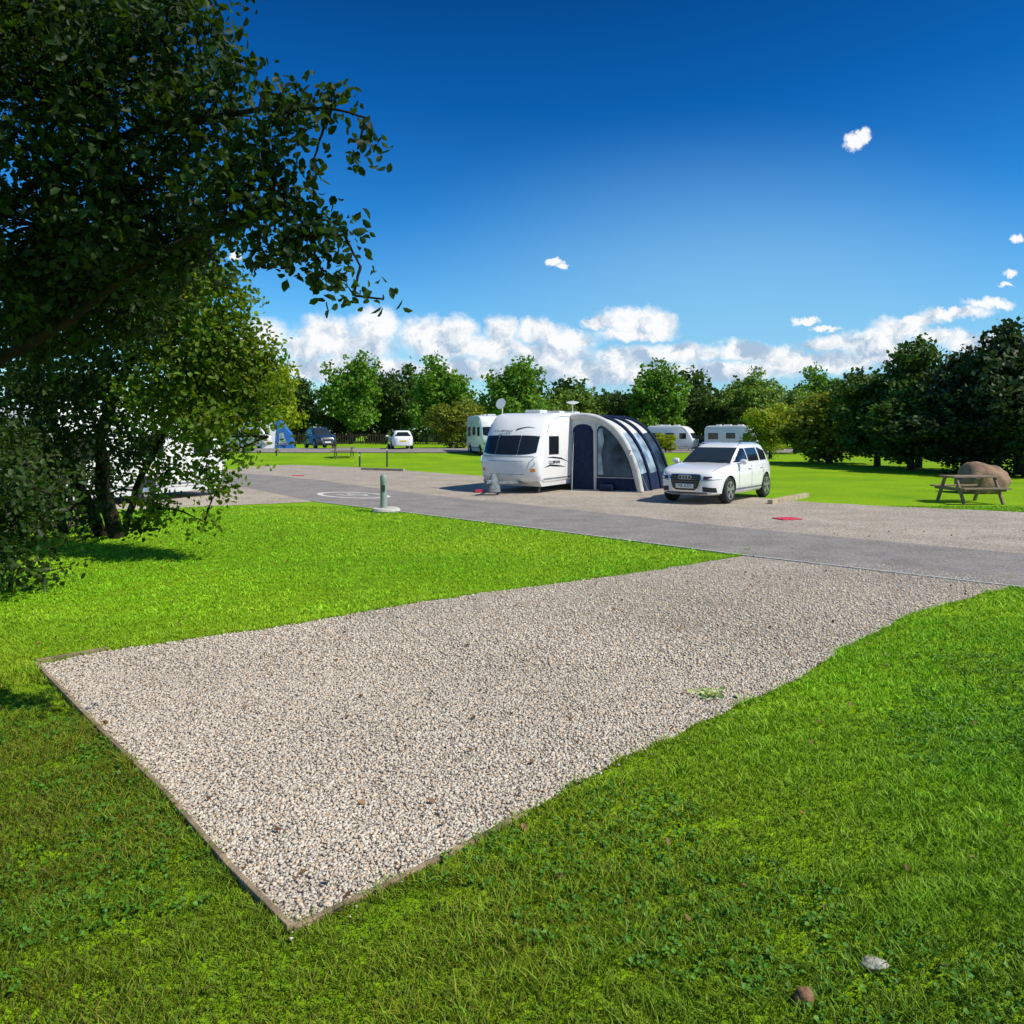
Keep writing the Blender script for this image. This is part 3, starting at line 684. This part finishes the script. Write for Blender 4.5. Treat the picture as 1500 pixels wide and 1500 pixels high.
hc=MB(); hc.lathe([(.24,.10),(.22,.28),(.17,.46),(.11,.60),(.07,.66),(.02,.68)],14,Matrix.Translation((a+.72,0,0))@Matrix.Diagonal((1.15,.8,1,1))); hc.build('hitch_cover','greycover',cv,smooth=True)
tag(MB().box((0,0,.05),(.26,.18,.1)).build('chock','red',None,bevel=.02),'small red chock on the gravel at the front of the white caravan','chock').location=onground(702,722,.01)
MB().tube([(1.55,-1.0,2.5),(1.55,-1.0,2.98)],.02,8).build('dish_pole','offwhite',cv)
MB().lathe([(.19,.06),(.15,.02),(.08,0),(.01,-.005)],20,Matrix.Translation((1.6,-1.0,2.93))@Matrix.Rotation(PI/2-.3,4,'Y')).build('satellite_dish','white',cv,smooth=True)
MB().tube([(-.9,.5,2.6),(-.9,.5,3.0)],.02,8).build('aerial_pole','offwhite',cv)
MB().lathe([(.05,-.05),(.22,.0),(.24,.03),(.12,.06),(.03,.065)],18,Matrix.Translation((-.9,.5,3.02))).build('tv_aerial','white',cv,smooth=True)
make_caravan('caravan','white caravan standing behind the overhanging tree at the left, mostly hidden by leaves',(-11.2,22.6,.0),math.atan2(.93,.36),L=6.4,Ht=2.7)
make_caravan('motorhome','white motorhome seen just behind the left edge of the main caravan',onground(716,665,0),R(-75),L=5.5,Ht=2.8,cat='motorhome',motor=True,group=None)
make_caravan('caravan','distant white caravan behind the round yellow-green bush',onground(985,660,0),R(-25),L=5.2,Ht=2.6)
make_caravan('caravan','distant white caravan standing in front of the trees right of the dark car',onground(1075,661,0),R(-30),L=5.6,Ht=2.6)
make_caravan('caravan','distant white caravan beside the blue tent at the far left',onground(372,657,0),R(-20),L=4.4,Ht=2.4)

# ------------------------------------------------------------------ awning
def loc_of(o,x,y):
    c,s=math.cos(o.rotation_euler.z),math.sin(o.rotation_euler.z); return Vector((o.location.x+c*x-s*y,o.location.y+s*x+c*y,.010))
aw=thing('caravan_awning','light grey and navy porch awning with curved poles joined to the caravan side','awning',loc_of(cv,-1.0,1.12),rotv)
pf=[(0,2.46),(.4,2.50),(.8,2.46),(1.15,2.34),(1.5,2.12),(1.8,1.81),(2.05,1.42),(2.25,.98),(2.40,.5),(2.5,0)]
pyz=np.array(pf)
def prf(t):
    i=t*(len(pf)-1); k0=int(min(len(pf)-2,max(0,math.floor(i)))); f=i-k0
    P=[pyz[max(0,k0-1)],pyz[k0],pyz[k0+1],pyz[min(len(pf)-1,k0+2)]]
    q=.5*((2*P[1])+(-P[0]+P[2])*f+(2*P[0]-5*P[1]+4*P[2]-P[3])*f*f+(-P[0]+3*P[1]-3*P[2]+P[3])*f**3)
    return float(q[0]),float(q[1])
spf=[prf(t) for t in np.linspace(0,1,30)]
X1=1.5
def pan(poly,e,name,m,th=.008): MB().prism(poly,X1+e,X1+e+th,'x').build(name,m,aw)
MB().prism([(0,0)]+spf,X1-.01,X1+.01,'x').build('end_panel','greyfab',aw)
MB().prism([(0,0)]+spf,-X1-.01,-X1+.01,'x').build('end_panel','greyfab',aw)
pan([(.06,.03),(.06,2.0),(.10,2.12),(.20,2.20),(.36,2.24),(.58,2.23),(.74,2.16),(.82,2.0),(.84,.03)],.012,'door_panel','navy')
wn=[(.98,.50),(.98,2.0),(1.04,2.12),(1.14,2.15),(1.28,2.08),(1.46,1.94),(1.66,1.72),(1.84,1.47),(1.98,1.22),(2.08,1.0),(2.16,.76),(2.22,.50)]
wc=(1.5,1.3)
pan([((y-wc[0])*1.04+wc[0],(z-wc[1])*1.04+wc[1]) for y,z in wn],.012,'window_border','navy')
pan(wn,.022,'window_panel','clear')
pan([(1.0,.54),(1.0,1.95),(1.06,2.08),(1.16,2.08),(1.22,1.7),(1.12,1.2),(1.20,.54)],.032,'curtain','clear2',.004)
pan([(.94,.03),(.94,.44),(2.27,.44),(2.38,.03)],.012,'lower_panel','navy')
MB().tube([(X1+.03,.90,.0),(X1+.03,.90,2.25)],.010,6).build('zip','offwhite',aw)
bx=[X1,.5,-.5,-X1]
for i in range(3):
    xa,xb=bx[i],bx[i+1]
    def SK(t0,t1,e=0):
        def P(u,v):
            t=t0+(t1-t0)*v; y,z=prf(t); sag=-.06*math.sin(PI*u)
            return (xa+(xb-xa)*u,y+sag*.7+e,z+sag+e*.3)
        return P
    MB().grid(SK(0,.50),8,14).build('roof_panel','greyfab',aw,smooth=True)
    MB().grid(SK(.50,.86),8,14).build('side_window',['clear2','clear2','clear'][i],aw,smooth=True)
    MB().grid(SK(.86,1),8,6).build('lower_skirt','navy',aw,smooth=True)
for i,x in enumerate(bx):
    pts=[(x,y+.01,z+.02) for y,z in spf]
    MB().tube(pts,[.10,.065,.065,.06][i],12).build('curved_pole',['greyfab','navy','navy','navy'][i],aw,smooth=True)
MB().tube([(X1-.10,y+.045,z+.06) for y,z in spf],.018,8).build('pole_piping','navy',aw,smooth=True)
for x,y in ((X1+.1,2.6),(X1+.75,2.7),(X1+.6,.1)):
    MB().tube([(X1,min(y,2.35),1.0 if y>1 else 2.0),(x+.3,y+.35,.0)],.006,4).build('guy_line','greyfab',aw)
MB().box((X1+.12,1.35,.12),(.2,.5,.24)).build('storage_bag','navy',aw,bevel=.06,segs=3)
tn=thing('tent','distant blue and white frame tent at the far left beside a caravan','tent',onground(406,657,0),R(-80)); tn.scale=(.85,.85,1.0)
MB().prism([(-1.4,0),(-1.25,1.6),(-.2,2.4),(.3,2.4),(1.35,1.3),(1.7,0)],-1.4,1.4,'x').build('canopy','bluefab',tn)
MB().prism([(-1.34,.05),(-1.22,1.55),(-.25,2.32),(.05,1.7),(-.1,.05)],1.41,1.44,'x').build('front_flap','white',tn)
MB().prism([(.3,.3),(.35,1.3),(.75,1.3),(1.1,.3)],1.41,1.44,'x').build('window','clear2',tn)

# ------------------------------------------------------------------ street furniture
p=at(562,750)
sp=thing('service_post','grey green service post standing in a pale concrete base at the edge of the lawn','service post',(p.x,p.y,0))
MB().lathe([(.085,.05),(.085,.70),(.080,.78)],16).build('post','post_green',sp,smooth=True)
MB().lathe([(.088,.72),(.092,.74),(.092,.84),(.08,.90),(.05,.935),(.01,.945)],16).build('cap','post_green',sp,smooth=True)
MB().box((.0,-.088,.60),(.10,.02,.16)).build('socket_cover','post_dark',sp,bevel=.008)
MB().lathe([(.34,0),(.36,.04),(.34,.09),(.26,.12),(.14,.11),(.09,.10)],20,Matrix.Translation((.06,0,0))).build('base_ring','concrete',sp,smooth=True)
def marker(px,py,h,label):
    p=at(px,py); r_=thing('marker_post',label,'post',(p.x,p.y,gz(p.x,p.y)),0,'thin dark marker posts on the lawn')
    MB().lathe([(.05,0),(.05,h-.05),(.035,h)],8).build('post','post_dark',r_)
    MB().box((0,-.052,h-.18),(.07,.012,.12)).build('number_tag','offwhite',r_)
marker(567,684,1.15,'thin dark post on the lawn below the distant white hatchback')
marker(527,684,.85,'thin dark post on the lawn right of the small distant picnic bench')
marker(405,668,1.0,'thin dark post on the lawn below the distant blue tent')
marker(1098,673,.95,'thin dark post on the lawn behind the parked white car')
marker(1245,675,.9,'thin dark post on the lawn in front of the right-hand trees')
for (px,py,wd,ln,label) in ((1153,761,.52,.42,'flat red plate lying on the gravel right of the parked car'),(437,697.5,.50,.42,'flat red plate lying on the empty gravel pitch at the left')):
    p=at(px,py); o=MB().box((0,0,0),(wd,ln,.02)).build('ground_plate','red',None,bevel=.004); o.location=(p.x,p.y,.022); o.rotation_euler=(0,0,.3); tag(o,label,'plate','flat red plates on the gravel')
def picnic(label,px,py,rz,s=1.0,mt_='wood',L=1.55):
    p=at(px,py); r_=thing('picnic_table',label,'picnic table',(p.x,p.y+.35*s,gz(p.x,p.y)),rz,'wooden picnic tables')
    m=MB()
    for i in range(5): m.box((0,(-.30+.15*i)*s,.74*s),(L*s,.135*s,.04*s))
    m.build('tabletop',mt_,r_,bevel=.006)
    for q in (1,-1):
        m=MB()
        for j in (0,1): m.box((0,q*(.60+.14*j)*s,.44*s),(L*s,.125*s,.04*s))
        m.build('bench_seat',mt_,r_,bevel=.006)
        for t in (1,-1):
            MB().beam((t*.55*s,q*.25*s,.72*s),(t*.55*s,q*.62*s,.0),.05*s,.09*s).build('leg',mt_,r_)
        MB().beam((q*.55*s,-.72*s,.40*s),(q*.55*s,.72*s,.40*s),.045*s,.09*s).build('cross_beam',mt_,r_)
    return r_
picnic('weathered wooden picnic table on the lawn in front of the brown boulder',1431,738,R(3),1.0,L=1.34)
picnic('small distant wooden picnic bench on the lawn at the left',502,671,R(20),1.0)
fe=thing('picket_fence','long low dark picket fence in front of the distant tree line','fence',(0,0,0))
y_=88.0
def fz(x): return gz(x,y_)
rm_=MB(); x0=(400-750)/F*y_; x1=(700-750)/F*y_
for zz_ in (.35,.95):
    n_=12
    for i in range(n_):
        xa=x0+(x1-x0)*i/n_; xb=x0+(x1-x0)*(i+1)/n_
        rm_.beam((xa,y_,fz(xa)+zz_),(xb,y_,fz(xb)+zz_),.05,.08)
rm_.build('rail','darkwood',fe)
pk=MB(); x=x0
while x<x1:
    pk.box((x,y_-.05,fz(x)+.62),(.10,.03,1.15)); x+=.28
pk.build('pickets','darkwood',fe)
for i in range(9):
    x=x0+(x1-x0)*i/8; MB().box((x,y_+.07,fz(x)+.68),(.12,.12,1.36)).build('post','darkwood',fe)
fe=thing('board_fence','dark upright board fence behind the shrubs at the left edge','fence',(0,0,0))
m=MB(); p0=Vector((-10.9,13.6,0)); p1=Vector((-9.0,16.5,0))
for i in range(26):
    q=p0.lerp(p1,i/25); m.box((q.x,q.y,.95),(.09,.03,1.9),(0,0,.99))
m.build('boards','darkwood',fe)
for zz_ in (.4,1.5): MB().beam(p0+Vector((0.03,.04,zz_)),p1+Vector((0.03,.04,zz_)),.05,.09).build('rail','darkwood',fe)

# ------------------------------------------------------------------ trees
def limb(m,p,q,r0,r1,bend=.15,seed=0,n=6,k=7):
    rd=random.Random(seed); p=Vector(p);q=Vector(q); L=(q-p).length
    o=Vector((rd.uniform(-1,1),rd.uniform(-1,1),rd.uniform(-.2,1)))*bend*L
    pts=[];rr=[]
    for i in range(n+1):
        t=i/n; pts.append(p.lerp(q,t)+o*math.sin(PI*t)+Vector((rd.uniform(-1,1),rd.uniform(-1,1),rd.uniform(-1,1)))*.012*L*(0<i<n)); rr.append(r0+(r1-r0)*t)
    m.tube(pts,rr,k); return pts
def proto(kind,seed):
    g_=np.random.default_rng(seed); rd=random.Random(seed)
    mt_={'mid':'crown_mid','dark':'crown_dark','shade':'crown_shade','yellow':'crown_yellow','pale':'crown_pale','olive':'crown_olive'}[kind.split('_')[0]]
    shrub='shrub' in kind
    root=thing('tree' if not shrub else 'bush','x','tree',(0,0,0))
    blobs=[]
    if shrub: cz,rz_,rr,nb=4.4,4.8,4.4,24
    else: cz,rz_,rr,nb=5.2,4.9,4.1,28
    for i in range(nb):
        d=g_.normal(size=3); d/=np.linalg.norm(d); q=g_.uniform(.35,.82)
        s=g_.uniform(.7,1.6)
        taper=1-.22*max(0,d[2])
        blobs.append((d[0]*q*rr*taper,d[1]*q*rr*taper,cz+d[2]*q*rz_,s*1.1,s*1.1,s*.85))
    blobs.append((0,0,cz,2.2,2.2,2.6))
    pos,out,lum,cc,bi,Bb=blob_leaves(blobs,620,15,.31,seed,.6)
    pos[:,2]=np.maximum(pos[:,2],.15)
    leafcloud('crown',pos,out,.37,mt_,root,.75,.28,False,seed,.5,lum)
    m=MB(); top=(rd.uniform(-.3,.3),rd.uniform(-.3,.3),cz+1)
    limb(m,(0,0,-.2),top,.30,.10,.04,seed)
    for i in range(9):
        bl=blobs[rd.randrange(nb)]; z0=rd.uniform(1.2 if not shrub else .3,cz-.5); limb(m,(0,0,z0),bl[:3],.12,.03,.12,seed+i,5,6)
    m.build('trunk','bark_far',root,smooth=True)
    return root
protos={}
def plant(kind,px,top,wpx,d,label,rz=None):
    if kind not in protos: protos[kind]=proto(kind,len(protos)*13+5); o=protos[kind]
    else: o=copy_tree(protos[kind])
    x=(px-750)/F*d; zb=gz(x,d); hgt=(H+(HOR-top)/F*d)-zb
    o.location=(x,d,zb)
    nomh=10.4 if 'shrub' not in kind else 9.4; nomw=9.2 if 'shrub' not in kind else 9.6
    o.scale=(wpx/F*d/nomw,wpx/F*d/nomw,hgt/nomh); o.rotation_euler=(0,0,random.uniform(0,6.28) if rz is None else rz)
    o['label']=label; sh='shrub' in kind; o['category']='bush' if sh else 'tree'
    o['group']='bushes around the campsite' if sh else 'trees around the far side of the campsite'
    o.name='bush' if sh else 'tree'
    return o
plant('yellow_a',388,492,130,82,'sunlit yellow-green tree rising just right of the overhanging leaves')
plant('dark_a',438,540,95,95,'dark tree between the yellow-green tree and the tall rounded tree at the left')
plant('mid_a',512,503,120,92,'tall rounded green tree above the distant dark blue car')
plant('dark_b',578,528,90,98,'dark tree between two tall rounded trees, above the white hatchback')
plant('mid_b',645,512,122,90,'broad green tree behind the olive bush, left of the caravan roof')
plant('olive_shrub',668,576,108,68,'low olive green bush left of the main caravan')
plant('mid_c',758,496,124,84,'tallest bushy green tree rising directly behind the caravan')
plant('pale_a',838,552,105,90,'pale feathery tree behind the awning top')
plant('dark_a',905,562,90,92,'dark low tree just left of the tall tree above the awning end')
plant('mid_a',960,515,120,88,'tall green tree above the gap between awning and parked car')
plant('dark_b',1034,556,90,92,'dark low tree above the distant dark car')
plant('pale_b',1102,524,122,88,'pale green rounded tree above the two distant right caravans')
plant('mid_b',1203,528,110,90,'distant green tree rising behind the spreading willow-like bush')
plant('yellow_shrub',1128,574,90,58,'yellow-green bush standing right of the distant caravan')
plant('pale_a',1165,556,100,70,'pale green low tree between yellow-green bush and the willow-like bush')
plant('olive_b_shrub',1215,550,190,49,'spreading willow-like green bush at the right behind the lawn')
plant('dark_b_shrub',1285,535,170,45,'dark dense bush left of the tall right-hand trees')
plant('dark_c',1345,486,170,43,'tall dark tree at the right, leftmost of the right-hand group')
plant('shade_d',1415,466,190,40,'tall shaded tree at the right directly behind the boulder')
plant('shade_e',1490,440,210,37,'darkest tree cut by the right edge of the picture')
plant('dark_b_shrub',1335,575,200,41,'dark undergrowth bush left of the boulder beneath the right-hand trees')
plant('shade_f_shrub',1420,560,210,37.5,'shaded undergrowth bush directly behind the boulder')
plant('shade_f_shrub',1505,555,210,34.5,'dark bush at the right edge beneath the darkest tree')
plant('yellow_shrub',975,628,38,76,'small round yellow-green bush in front of a distant caravan')
bl=[]; g_=np.random.default_rng(44)
for x in np.arange(-95,105,2.0):
    hgt=7.0+1.5*math.sin(x*.31)+1.1*math.sin(x*.83+1)
    yy=106-abs(x)*.15+g_.uniform(-2,2)
    for z in np.arange(1,hgt,1.6): bl.append((x+g_.uniform(-1,1),yy+g_.uniform(-1,1),z+gz(x,yy),1.7,1.5,1.3))
pos,out,lum,cc,bi,Bb=blob_leaves(bl,5200,12,.5,3,.5)
o=leafcloud('woodland',pos,out,.66,'wood_mass',None,.8,.25,False,3,.4,lum); tag(o,'dark distant band of woodland behind the campsite trees','woodland',kind='stuff')

def neartree(name,label,trunkpath,radii,blobpx,nclump,per,spread,size,m,seed,asp,shell,extra=[],twigs=True,r0=.05,cat='tree',under=None):
    root=thing(name,label,cat,tuple(trunkpath[0][0])[:2]+(0,))
    def mk(bp):
        L_=[]
        for q in bp:
            p=ray(q[0],q[1],q[2]); rr=q[3]; L_.append((p.x,p.y,p.z,rr,rr*(q[4] if len(q)>4 else 1.1),rr))
        return L_
    bl=mk(blobpx)+extra
    off=np.array([trunkpath[0][0][0],trunkpath[0][0][1],0]); ov=Vector(off)
    pos,out,lum,cc,bi,Bb=blob_leaves(bl,nclump,per,spread,seed,shell)
    pos[:,2]=np.maximum(pos[:,2],.04)
    leafcloud('crown',pos-off,out,size,m,root,asp,.35,True,seed,.2,lum)
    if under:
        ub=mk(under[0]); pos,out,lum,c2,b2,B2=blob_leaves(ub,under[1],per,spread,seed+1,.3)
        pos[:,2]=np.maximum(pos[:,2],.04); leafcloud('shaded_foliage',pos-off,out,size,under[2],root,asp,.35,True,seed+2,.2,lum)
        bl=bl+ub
    mb=MB(); rd=random.Random(seed); nodes=[]
    for tp,tr in zip(trunkpath,radii):
        pts=[Vector(p) for p in tp]; nn=len(pts)
        rs=[tr*(1-.6*i/(nn-1)) for i in range(nn)]
        P=[];RR=[]
        for i in range(nn-1):
            for k in range(5):
                t=k/5; P.append(pts[i].lerp(pts[i+1],t)+Vector((rd.uniform(-1,1),rd.uniform(-1,1),rd.uniform(-.4,.4)))*tr*.16); RR.append(rs[i]+(rs[i+1]-rs[i])*t)
        P.append(pts[-1]); RR.append(rs[-1]); nodes+=P
        mb.tube([q-ov for q in P],RR,10)
    for i,b_ in enumerate(bl):
        c_=Vector(b_[:3]); nd=min(nodes,key=lambda q:(q-c_).length+ (1.5 if q.z>c_.z+.3 else 0))
        limb(mb,nd-ov,c_-ov,r0*min(1,.5+b_[3]),.006,.10,seed+i,7,6); nodes.append(c_)
    mb.build('trunk','bark',root,smooth=True)
    if twigs:
        tw=MB()
        for i in range(0,len(cc),2):
            c_=Vector(Bb[bi[i],:3]); e_=Vector(cc[i]); tw.tube([c_-ov,(c_+e_)/2-ov+Vector((0,0,.03)),e_-ov],[.006,.004,.002],4)
        tw.build('twigs','bark',root)
    return root
A=[(40,60,5.4,.72),(130,150,5.4,.72),(240,60,5.2,.42),(60,330,5.8,.80),(180,300,5.4,.60),(290,180,5.1,.42),(305,50,5.0,.18),(345,120,4.9,.20),(392,112,4.8,.12),(425,165,4.7,.18),(485,160,4.6,.12),(535,172,4.5,.08),(400,230,4.8,.22),(460,232,4.6,.13),(524,218,4.5,.08),(335,285,4.9,.32),(415,300,4.8,.19),(455,345,4.7,.17),(505,345,4.6,.11),(528,390,4.6,.10),(470,395,4.7,.13),(518,432,4.6,.10),(562,438,4.6,.045),(400,370,4.8,.11),(250,370,5.6,.40),(120,430,6.4,.62),(30,450,6.4,.58),(200,440,6.6,.36)]
ext=[(-5.2,6,5.6,1.3,1.3,1.1),(-4.0,6.6,6.2,1.3,1.3,1.0),(-5.8,6.6,4.4,1.2,1.2,1.0),(-5.0,4.6,4.8,1.0,1.0,.9),(-2.8,6,5.9,.9,.9,.6),(-6.0,5.2,3.2,.8,.8,.7)]
neartree('tree','large dark leafy tree overhanging the top left with one long arching branch',
 [[(-5.0,6.1,0),(-4.9,6.1,1.2),(-4.85,6.1,2.6),(-4.7,6.1,4.2),(-4.4,6.2,5.6)],[(-4.95,6.1,1.6),tuple(ray(0,527,6.0)),tuple(ray(100,470,5.8)),tuple(ray(200,390,5.5)),tuple(ray(275,350,5.3)),tuple(ray(400,300,4.9))],[(-4.85,6.1,2.8),tuple(ray(60,260,5.7)),tuple(ray(200,190,5.3)),tuple(ray(380,160,4.8))]],
 [.11,.048,.04],A,4500,13,.078,.060,'leaf_near',21,.62,.25,ext,r0=.016)
Bp=[(255,470,12.5,.80),(330,495,12,.50),(300,560,12.2,.70),(375,555,12,.40),(365,605,12,.34),(392,640,11.8,.12),(225,580,12.4,.55),(290,635,12.2,.36),(345,660,12,.22),(245,690,12.4,.28),(230,745,12.2,.24),(300,765,12.1,.18),(320,715,12.0,.16),(270,400,12.3,.5),(330,420,11.8,.3),(380,520,12,.26),(412,590,12,.12),(300,690,12.0,.18),(350,450,11.9,.2),(310,620,11.5,.3)]
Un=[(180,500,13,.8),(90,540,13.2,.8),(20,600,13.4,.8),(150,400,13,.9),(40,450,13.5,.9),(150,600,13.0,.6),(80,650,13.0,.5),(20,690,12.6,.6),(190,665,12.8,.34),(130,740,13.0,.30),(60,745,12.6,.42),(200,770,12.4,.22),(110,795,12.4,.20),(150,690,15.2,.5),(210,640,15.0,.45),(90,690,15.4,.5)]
neartree('tree','bushy multi-stemmed bright green tree at the left with slim dark trunks',
 [[tuple(at(172,788)),tuple(ray(150,720,14.4)),tuple(ray(148,640,14.0)),tuple(ray(175,560,13.5)),tuple(ray(230,470,12.8))],[tuple(at(150,785)),tuple(ray(120,720,14.2)),tuple(ray(85,640,14)),tuple(ray(60,560,13.8)),tuple(ray(30,460,13.5))],[tuple(at(180,786)),tuple(ray(205,700,14)),tuple(ray(250,620,13.2)),tuple(ray(320,540,12.4))],[tuple(at(95,782)),tuple(ray(75,700,14)),tuple(ray(60,620,14)),tuple(ray(45,520,14))]],
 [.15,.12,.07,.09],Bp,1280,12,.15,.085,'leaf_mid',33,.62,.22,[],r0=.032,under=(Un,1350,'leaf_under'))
Sb=[(10,740,9.5,.38),(50,775,9.6,.22),(80,730,10,.20),(10,825,9.2,.26),(55,840,9.8,.14),(-40,780,9.5,.5),(30,680,11,.38),(100,700,10.6,.16),(25,640,11.5,.3),(105,830,10.2,.08)]
neartree('shrub','dark leafy shrub at the left edge on the lawn below the trees',[[tuple(at(15,868)),tuple(ray(20,780,9.4)),tuple(ray(30,720,9.5))]],[.03],Sb,330,9,.15,.085,'leaf_under',51,.6,.1,[],twigs=False,r0=.018,cat='shrub')

# ------------------------------------------------------------------ light, sky, camera
el=R(48); hx,hy=.93,-.40; ln=math.hypot(hx,hy); hx/=ln;hy/=ln
S=Vector((hx*math.cos(el),hy*math.cos(el),math.sin(el)))
sl=bpy.data.lights.new('sun','SUN'); sl.energy=5.0; sl.angle=R(.5); sl.color=(1,.93,.80)
so=bpy.data.objects.new('sun',sl); C.objects.link(so); so.rotation_euler=S.to_track_quat('Z','Y').to_euler(); so.location=(30,-10,40)
wd=bpy.data.worlds.new('World'); sc.world=wd; wd.use_nodes=True; nt=wd.node_tree; N=nt.nodes; L=nt.links
bgn=N['Background']; bgn.inputs['Strength'].default_value=.14
sky=N.new('ShaderNodeTexSky'); sky.sky_type='NISHITA'; sky.sun_disc=False; sky.sun_elevation=el; sky.sun_rotation=math.atan2(hx,hy)
sky.air_density=1.0; sky.dust_density=.4; sky.ozone_density=2.0
tc=N.new('ShaderNodeTexCoord'); sp_=N.new('ShaderNodeSeparateXYZ'); L.new(tc.outputs['Generated'],sp_.inputs[0])
def mth(op,a,b=None,c=None,clamp=False):
    n_=N.new('ShaderNodeMath'); n_.operation=op; n_.use_clamp=clamp
    for i,v in enumerate((a,b,c)):
        if v is None: continue
        if isinstance(v,(int,float)): n_.inputs[i].default_value=v
        else: L.new(v,n_.inputs[i])
    return n_.outputs[0]
rmp=N.new('ShaderNodeValToRGB'); e=rmp.color_ramp.elements
e[0].position=0; e[0].color=(.75,.95,1.02,1); e[1].position=1; e[1].color=(.42,.62,.78,1)
for p_,c_ in ((.08,(.55,.92,1.10,1)),(.16,(.30,.78,1.10,1)),(.26,(.10,.58,1.02,1)),(.38,(.02,.38,.82,1)),(.49,(.01,.27,.62,1)),(.62,(.18,.42,.68,1))):
    x_=e.new(p_); x_.color=c_
L.new(sp_.outputs[2],rmp.inputs[0])
mg=N.new('ShaderNodeMix'); mg.data_type='RGBA'; mg.blend_type='MULTIPLY'; mg.inputs[0].default_value=1
L.new(sky.outputs[0],mg.inputs[6]); L.new(rmp.outputs[0],mg.inputs[7])
yy=mth('MAXIMUM',sp_.outputs[1],.05)
az=mth('DIVIDE',sp_.outputs[0],yy); elv=mth('DIVIDE',sp_.outputs[2],yy)
cb=N.new('ShaderNodeCombineXYZ'); L.new(az,cb.inputs[0]); L.new(elv,cb.inputs[1])
def noise(vec,scale,detail=4,rough=.55):
    n_=N.new('ShaderNodeTexNoise'); n_.inputs['Scale'].default_value=scale; n_.inputs['Detail'].default_value=detail; n_.inputs['Roughness'].default_value=rough
    L.new(vec,n_.inputs['Vector']); return n_
def vm(op,a,b=None,c=None):
    n_=N.new('ShaderNodeVectorMath'); n_.operation=op
    for i,v in enumerate((a,b,c)):
        if v is None: continue
        if isinstance(v,tuple): n_.inputs[i].default_value=v
        else: L.new(v,n_.inputs[i])
    return n_
hz=vm('MULTIPLY_ADD',cb.outputs[0],(1/.46,1/.23,0),(-.30/.46,-.12/.23,0)); hl=vm('LENGTH',hz.outputs[0]).outputs['Value']
hf_=N.new('ShaderNodeMapRange'); hf_.interpolation_type='SMOOTHSTEP'; hf_.inputs['From Min'].default_value=1.3; hf_.inputs['From Max'].default_value=0; hf_.inputs['To Max'].default_value=.62; L.new(hl,hf_.inputs['Value'])
front=mth('GREATER_THAN',sp_.outputs[1],.05)
hzf=mth('MULTIPLY',hf_.outputs[0],front)
mh=N.new('ShaderNodeMix'); mh.data_type='RGBA'; L.new(hzf,mh.inputs[0]); L.new(mg.outputs[2],mh.inputs[6]); mh.inputs[7].default_value=(2.1,4.4,6.3,1)
nz=noise(cb.outputs[0],40,5,.68)
dis=vm('MULTIPLY_ADD',nz.outputs['Color'],(.040,.032,0),(-.020,-.016,0))
pv=vm('ADD',cb.outputs[0],dis.outputs[0]).outputs[0]
CL=[(385,500,38,30),(450,508,40,22),(480,488,42,26),(550,478,34,27),(520,508,60,25),(620,490,36,24),(665,482,32,17),(660,505,60,22),(735,486,24,22),(730,510,40,20),(790,485,36,16),(830,500,40,15),(800,520,70,18),(882,474,30,9),(925,468,45,18),(965,476,26,18),(930,490,55,9),(930,522,60,14),(1000,518,60,15),(1090,515,45,14),(1130,520,50,14),(1160,533,60,14),(1060,545,110,14),(880,545,130,18),(700,540,110,16),(520,540,130,18),(1215,505,42,11),(1280,502,50,20),(1320,482,40,18),(1345,468,34,10),(1300,520,70,18),(1400,458,50,8),(1450,445,32,8),(1380,492,50,10),(1230,532,60,14),(1440,505,60,12),(1248,208,13,12),(1264,200,12,10),(812,383,9,5),(824,388,7,4),(1480,398,10,5),(1492,350,9,6),(1474,416,7,4),(1208,482,20,4),(342,375,9,5),(1180,470,16,4),(300,520,60,30)]
D=None
for (px,py,rx,ry) in CL:
    cx,cy=(px-750)/F,(HOR-py)/F; sx,sy=F/rx,F/ry
    ma=vm('MULTIPLY_ADD',pv,(sx,sy,0),(-cx*sx,-cy*sy,0)); ln_=vm('LENGTH',ma.outputs[0]).outputs['Value']
    D=ln_ if D is None else mth('SMOOTH_MIN',D,ln_,.12)
al=N.new('ShaderNodeMapRange'); al.interpolation_type='SMOOTHSTEP'; al.inputs['From Min'].default_value=1.38; al.inputs['From Max'].default_value=.60
L.new(D,al.inputs['Value'])
alpha=mth('MULTIPLY',al.outputs[0],front)
na=noise(pv,26,5,.6); sh=vm('ADD',pv,(.012,.014,0)); nb=noise(sh.outputs[0],26,5,.6)
rel=mth('MULTIPLY_ADD',mth('SUBTRACT',na.outputs['Fac'],nb.outputs['Fac']),3.2,.55)
rel2=mth('ADD',rel,mth('MULTIPLY',mth('SUBTRACT',elv,.105),7.5),clamp=True)
cr=N.new('ShaderNodeValToRGB'); e=cr.color_ramp.elements; e[0].position=.02; e[0].color=(2.9,3.9,5.1,1); e[1].position=.78; e[1].color=(6.9,7.0,7.1,1)  # painted cloud shading: blue-grey shaded bases, bright sunlit tops
L.new(rel2,cr.inputs[0])
mc=N.new('ShaderNodeMix'); mc.data_type='RGBA'; L.new(alpha,mc.inputs[0]); L.new(mh.outputs[2],mc.inputs[6]); L.new(cr.outputs[0],mc.inputs[7])
L.new(mc.outputs[2],bgn.inputs['Color'])

cam=bpy.data.cameras.new('camera'); co=bpy.data.objects.new('camera',cam); C.objects.link(co)
co.location=(0,0,H); co.rotation_euler=(R(90),0,0); cam.sensor_width=36; cam.lens=F/1500*36; cam.shift_y=-(750-HOR)/1500
cam.clip_end=6000; cam.clip_start=.05; sc.camera=co
sc.view_settings.view_transform='Standard'; sc.view_settings.look='None'; sc.view_settings.exposure=0
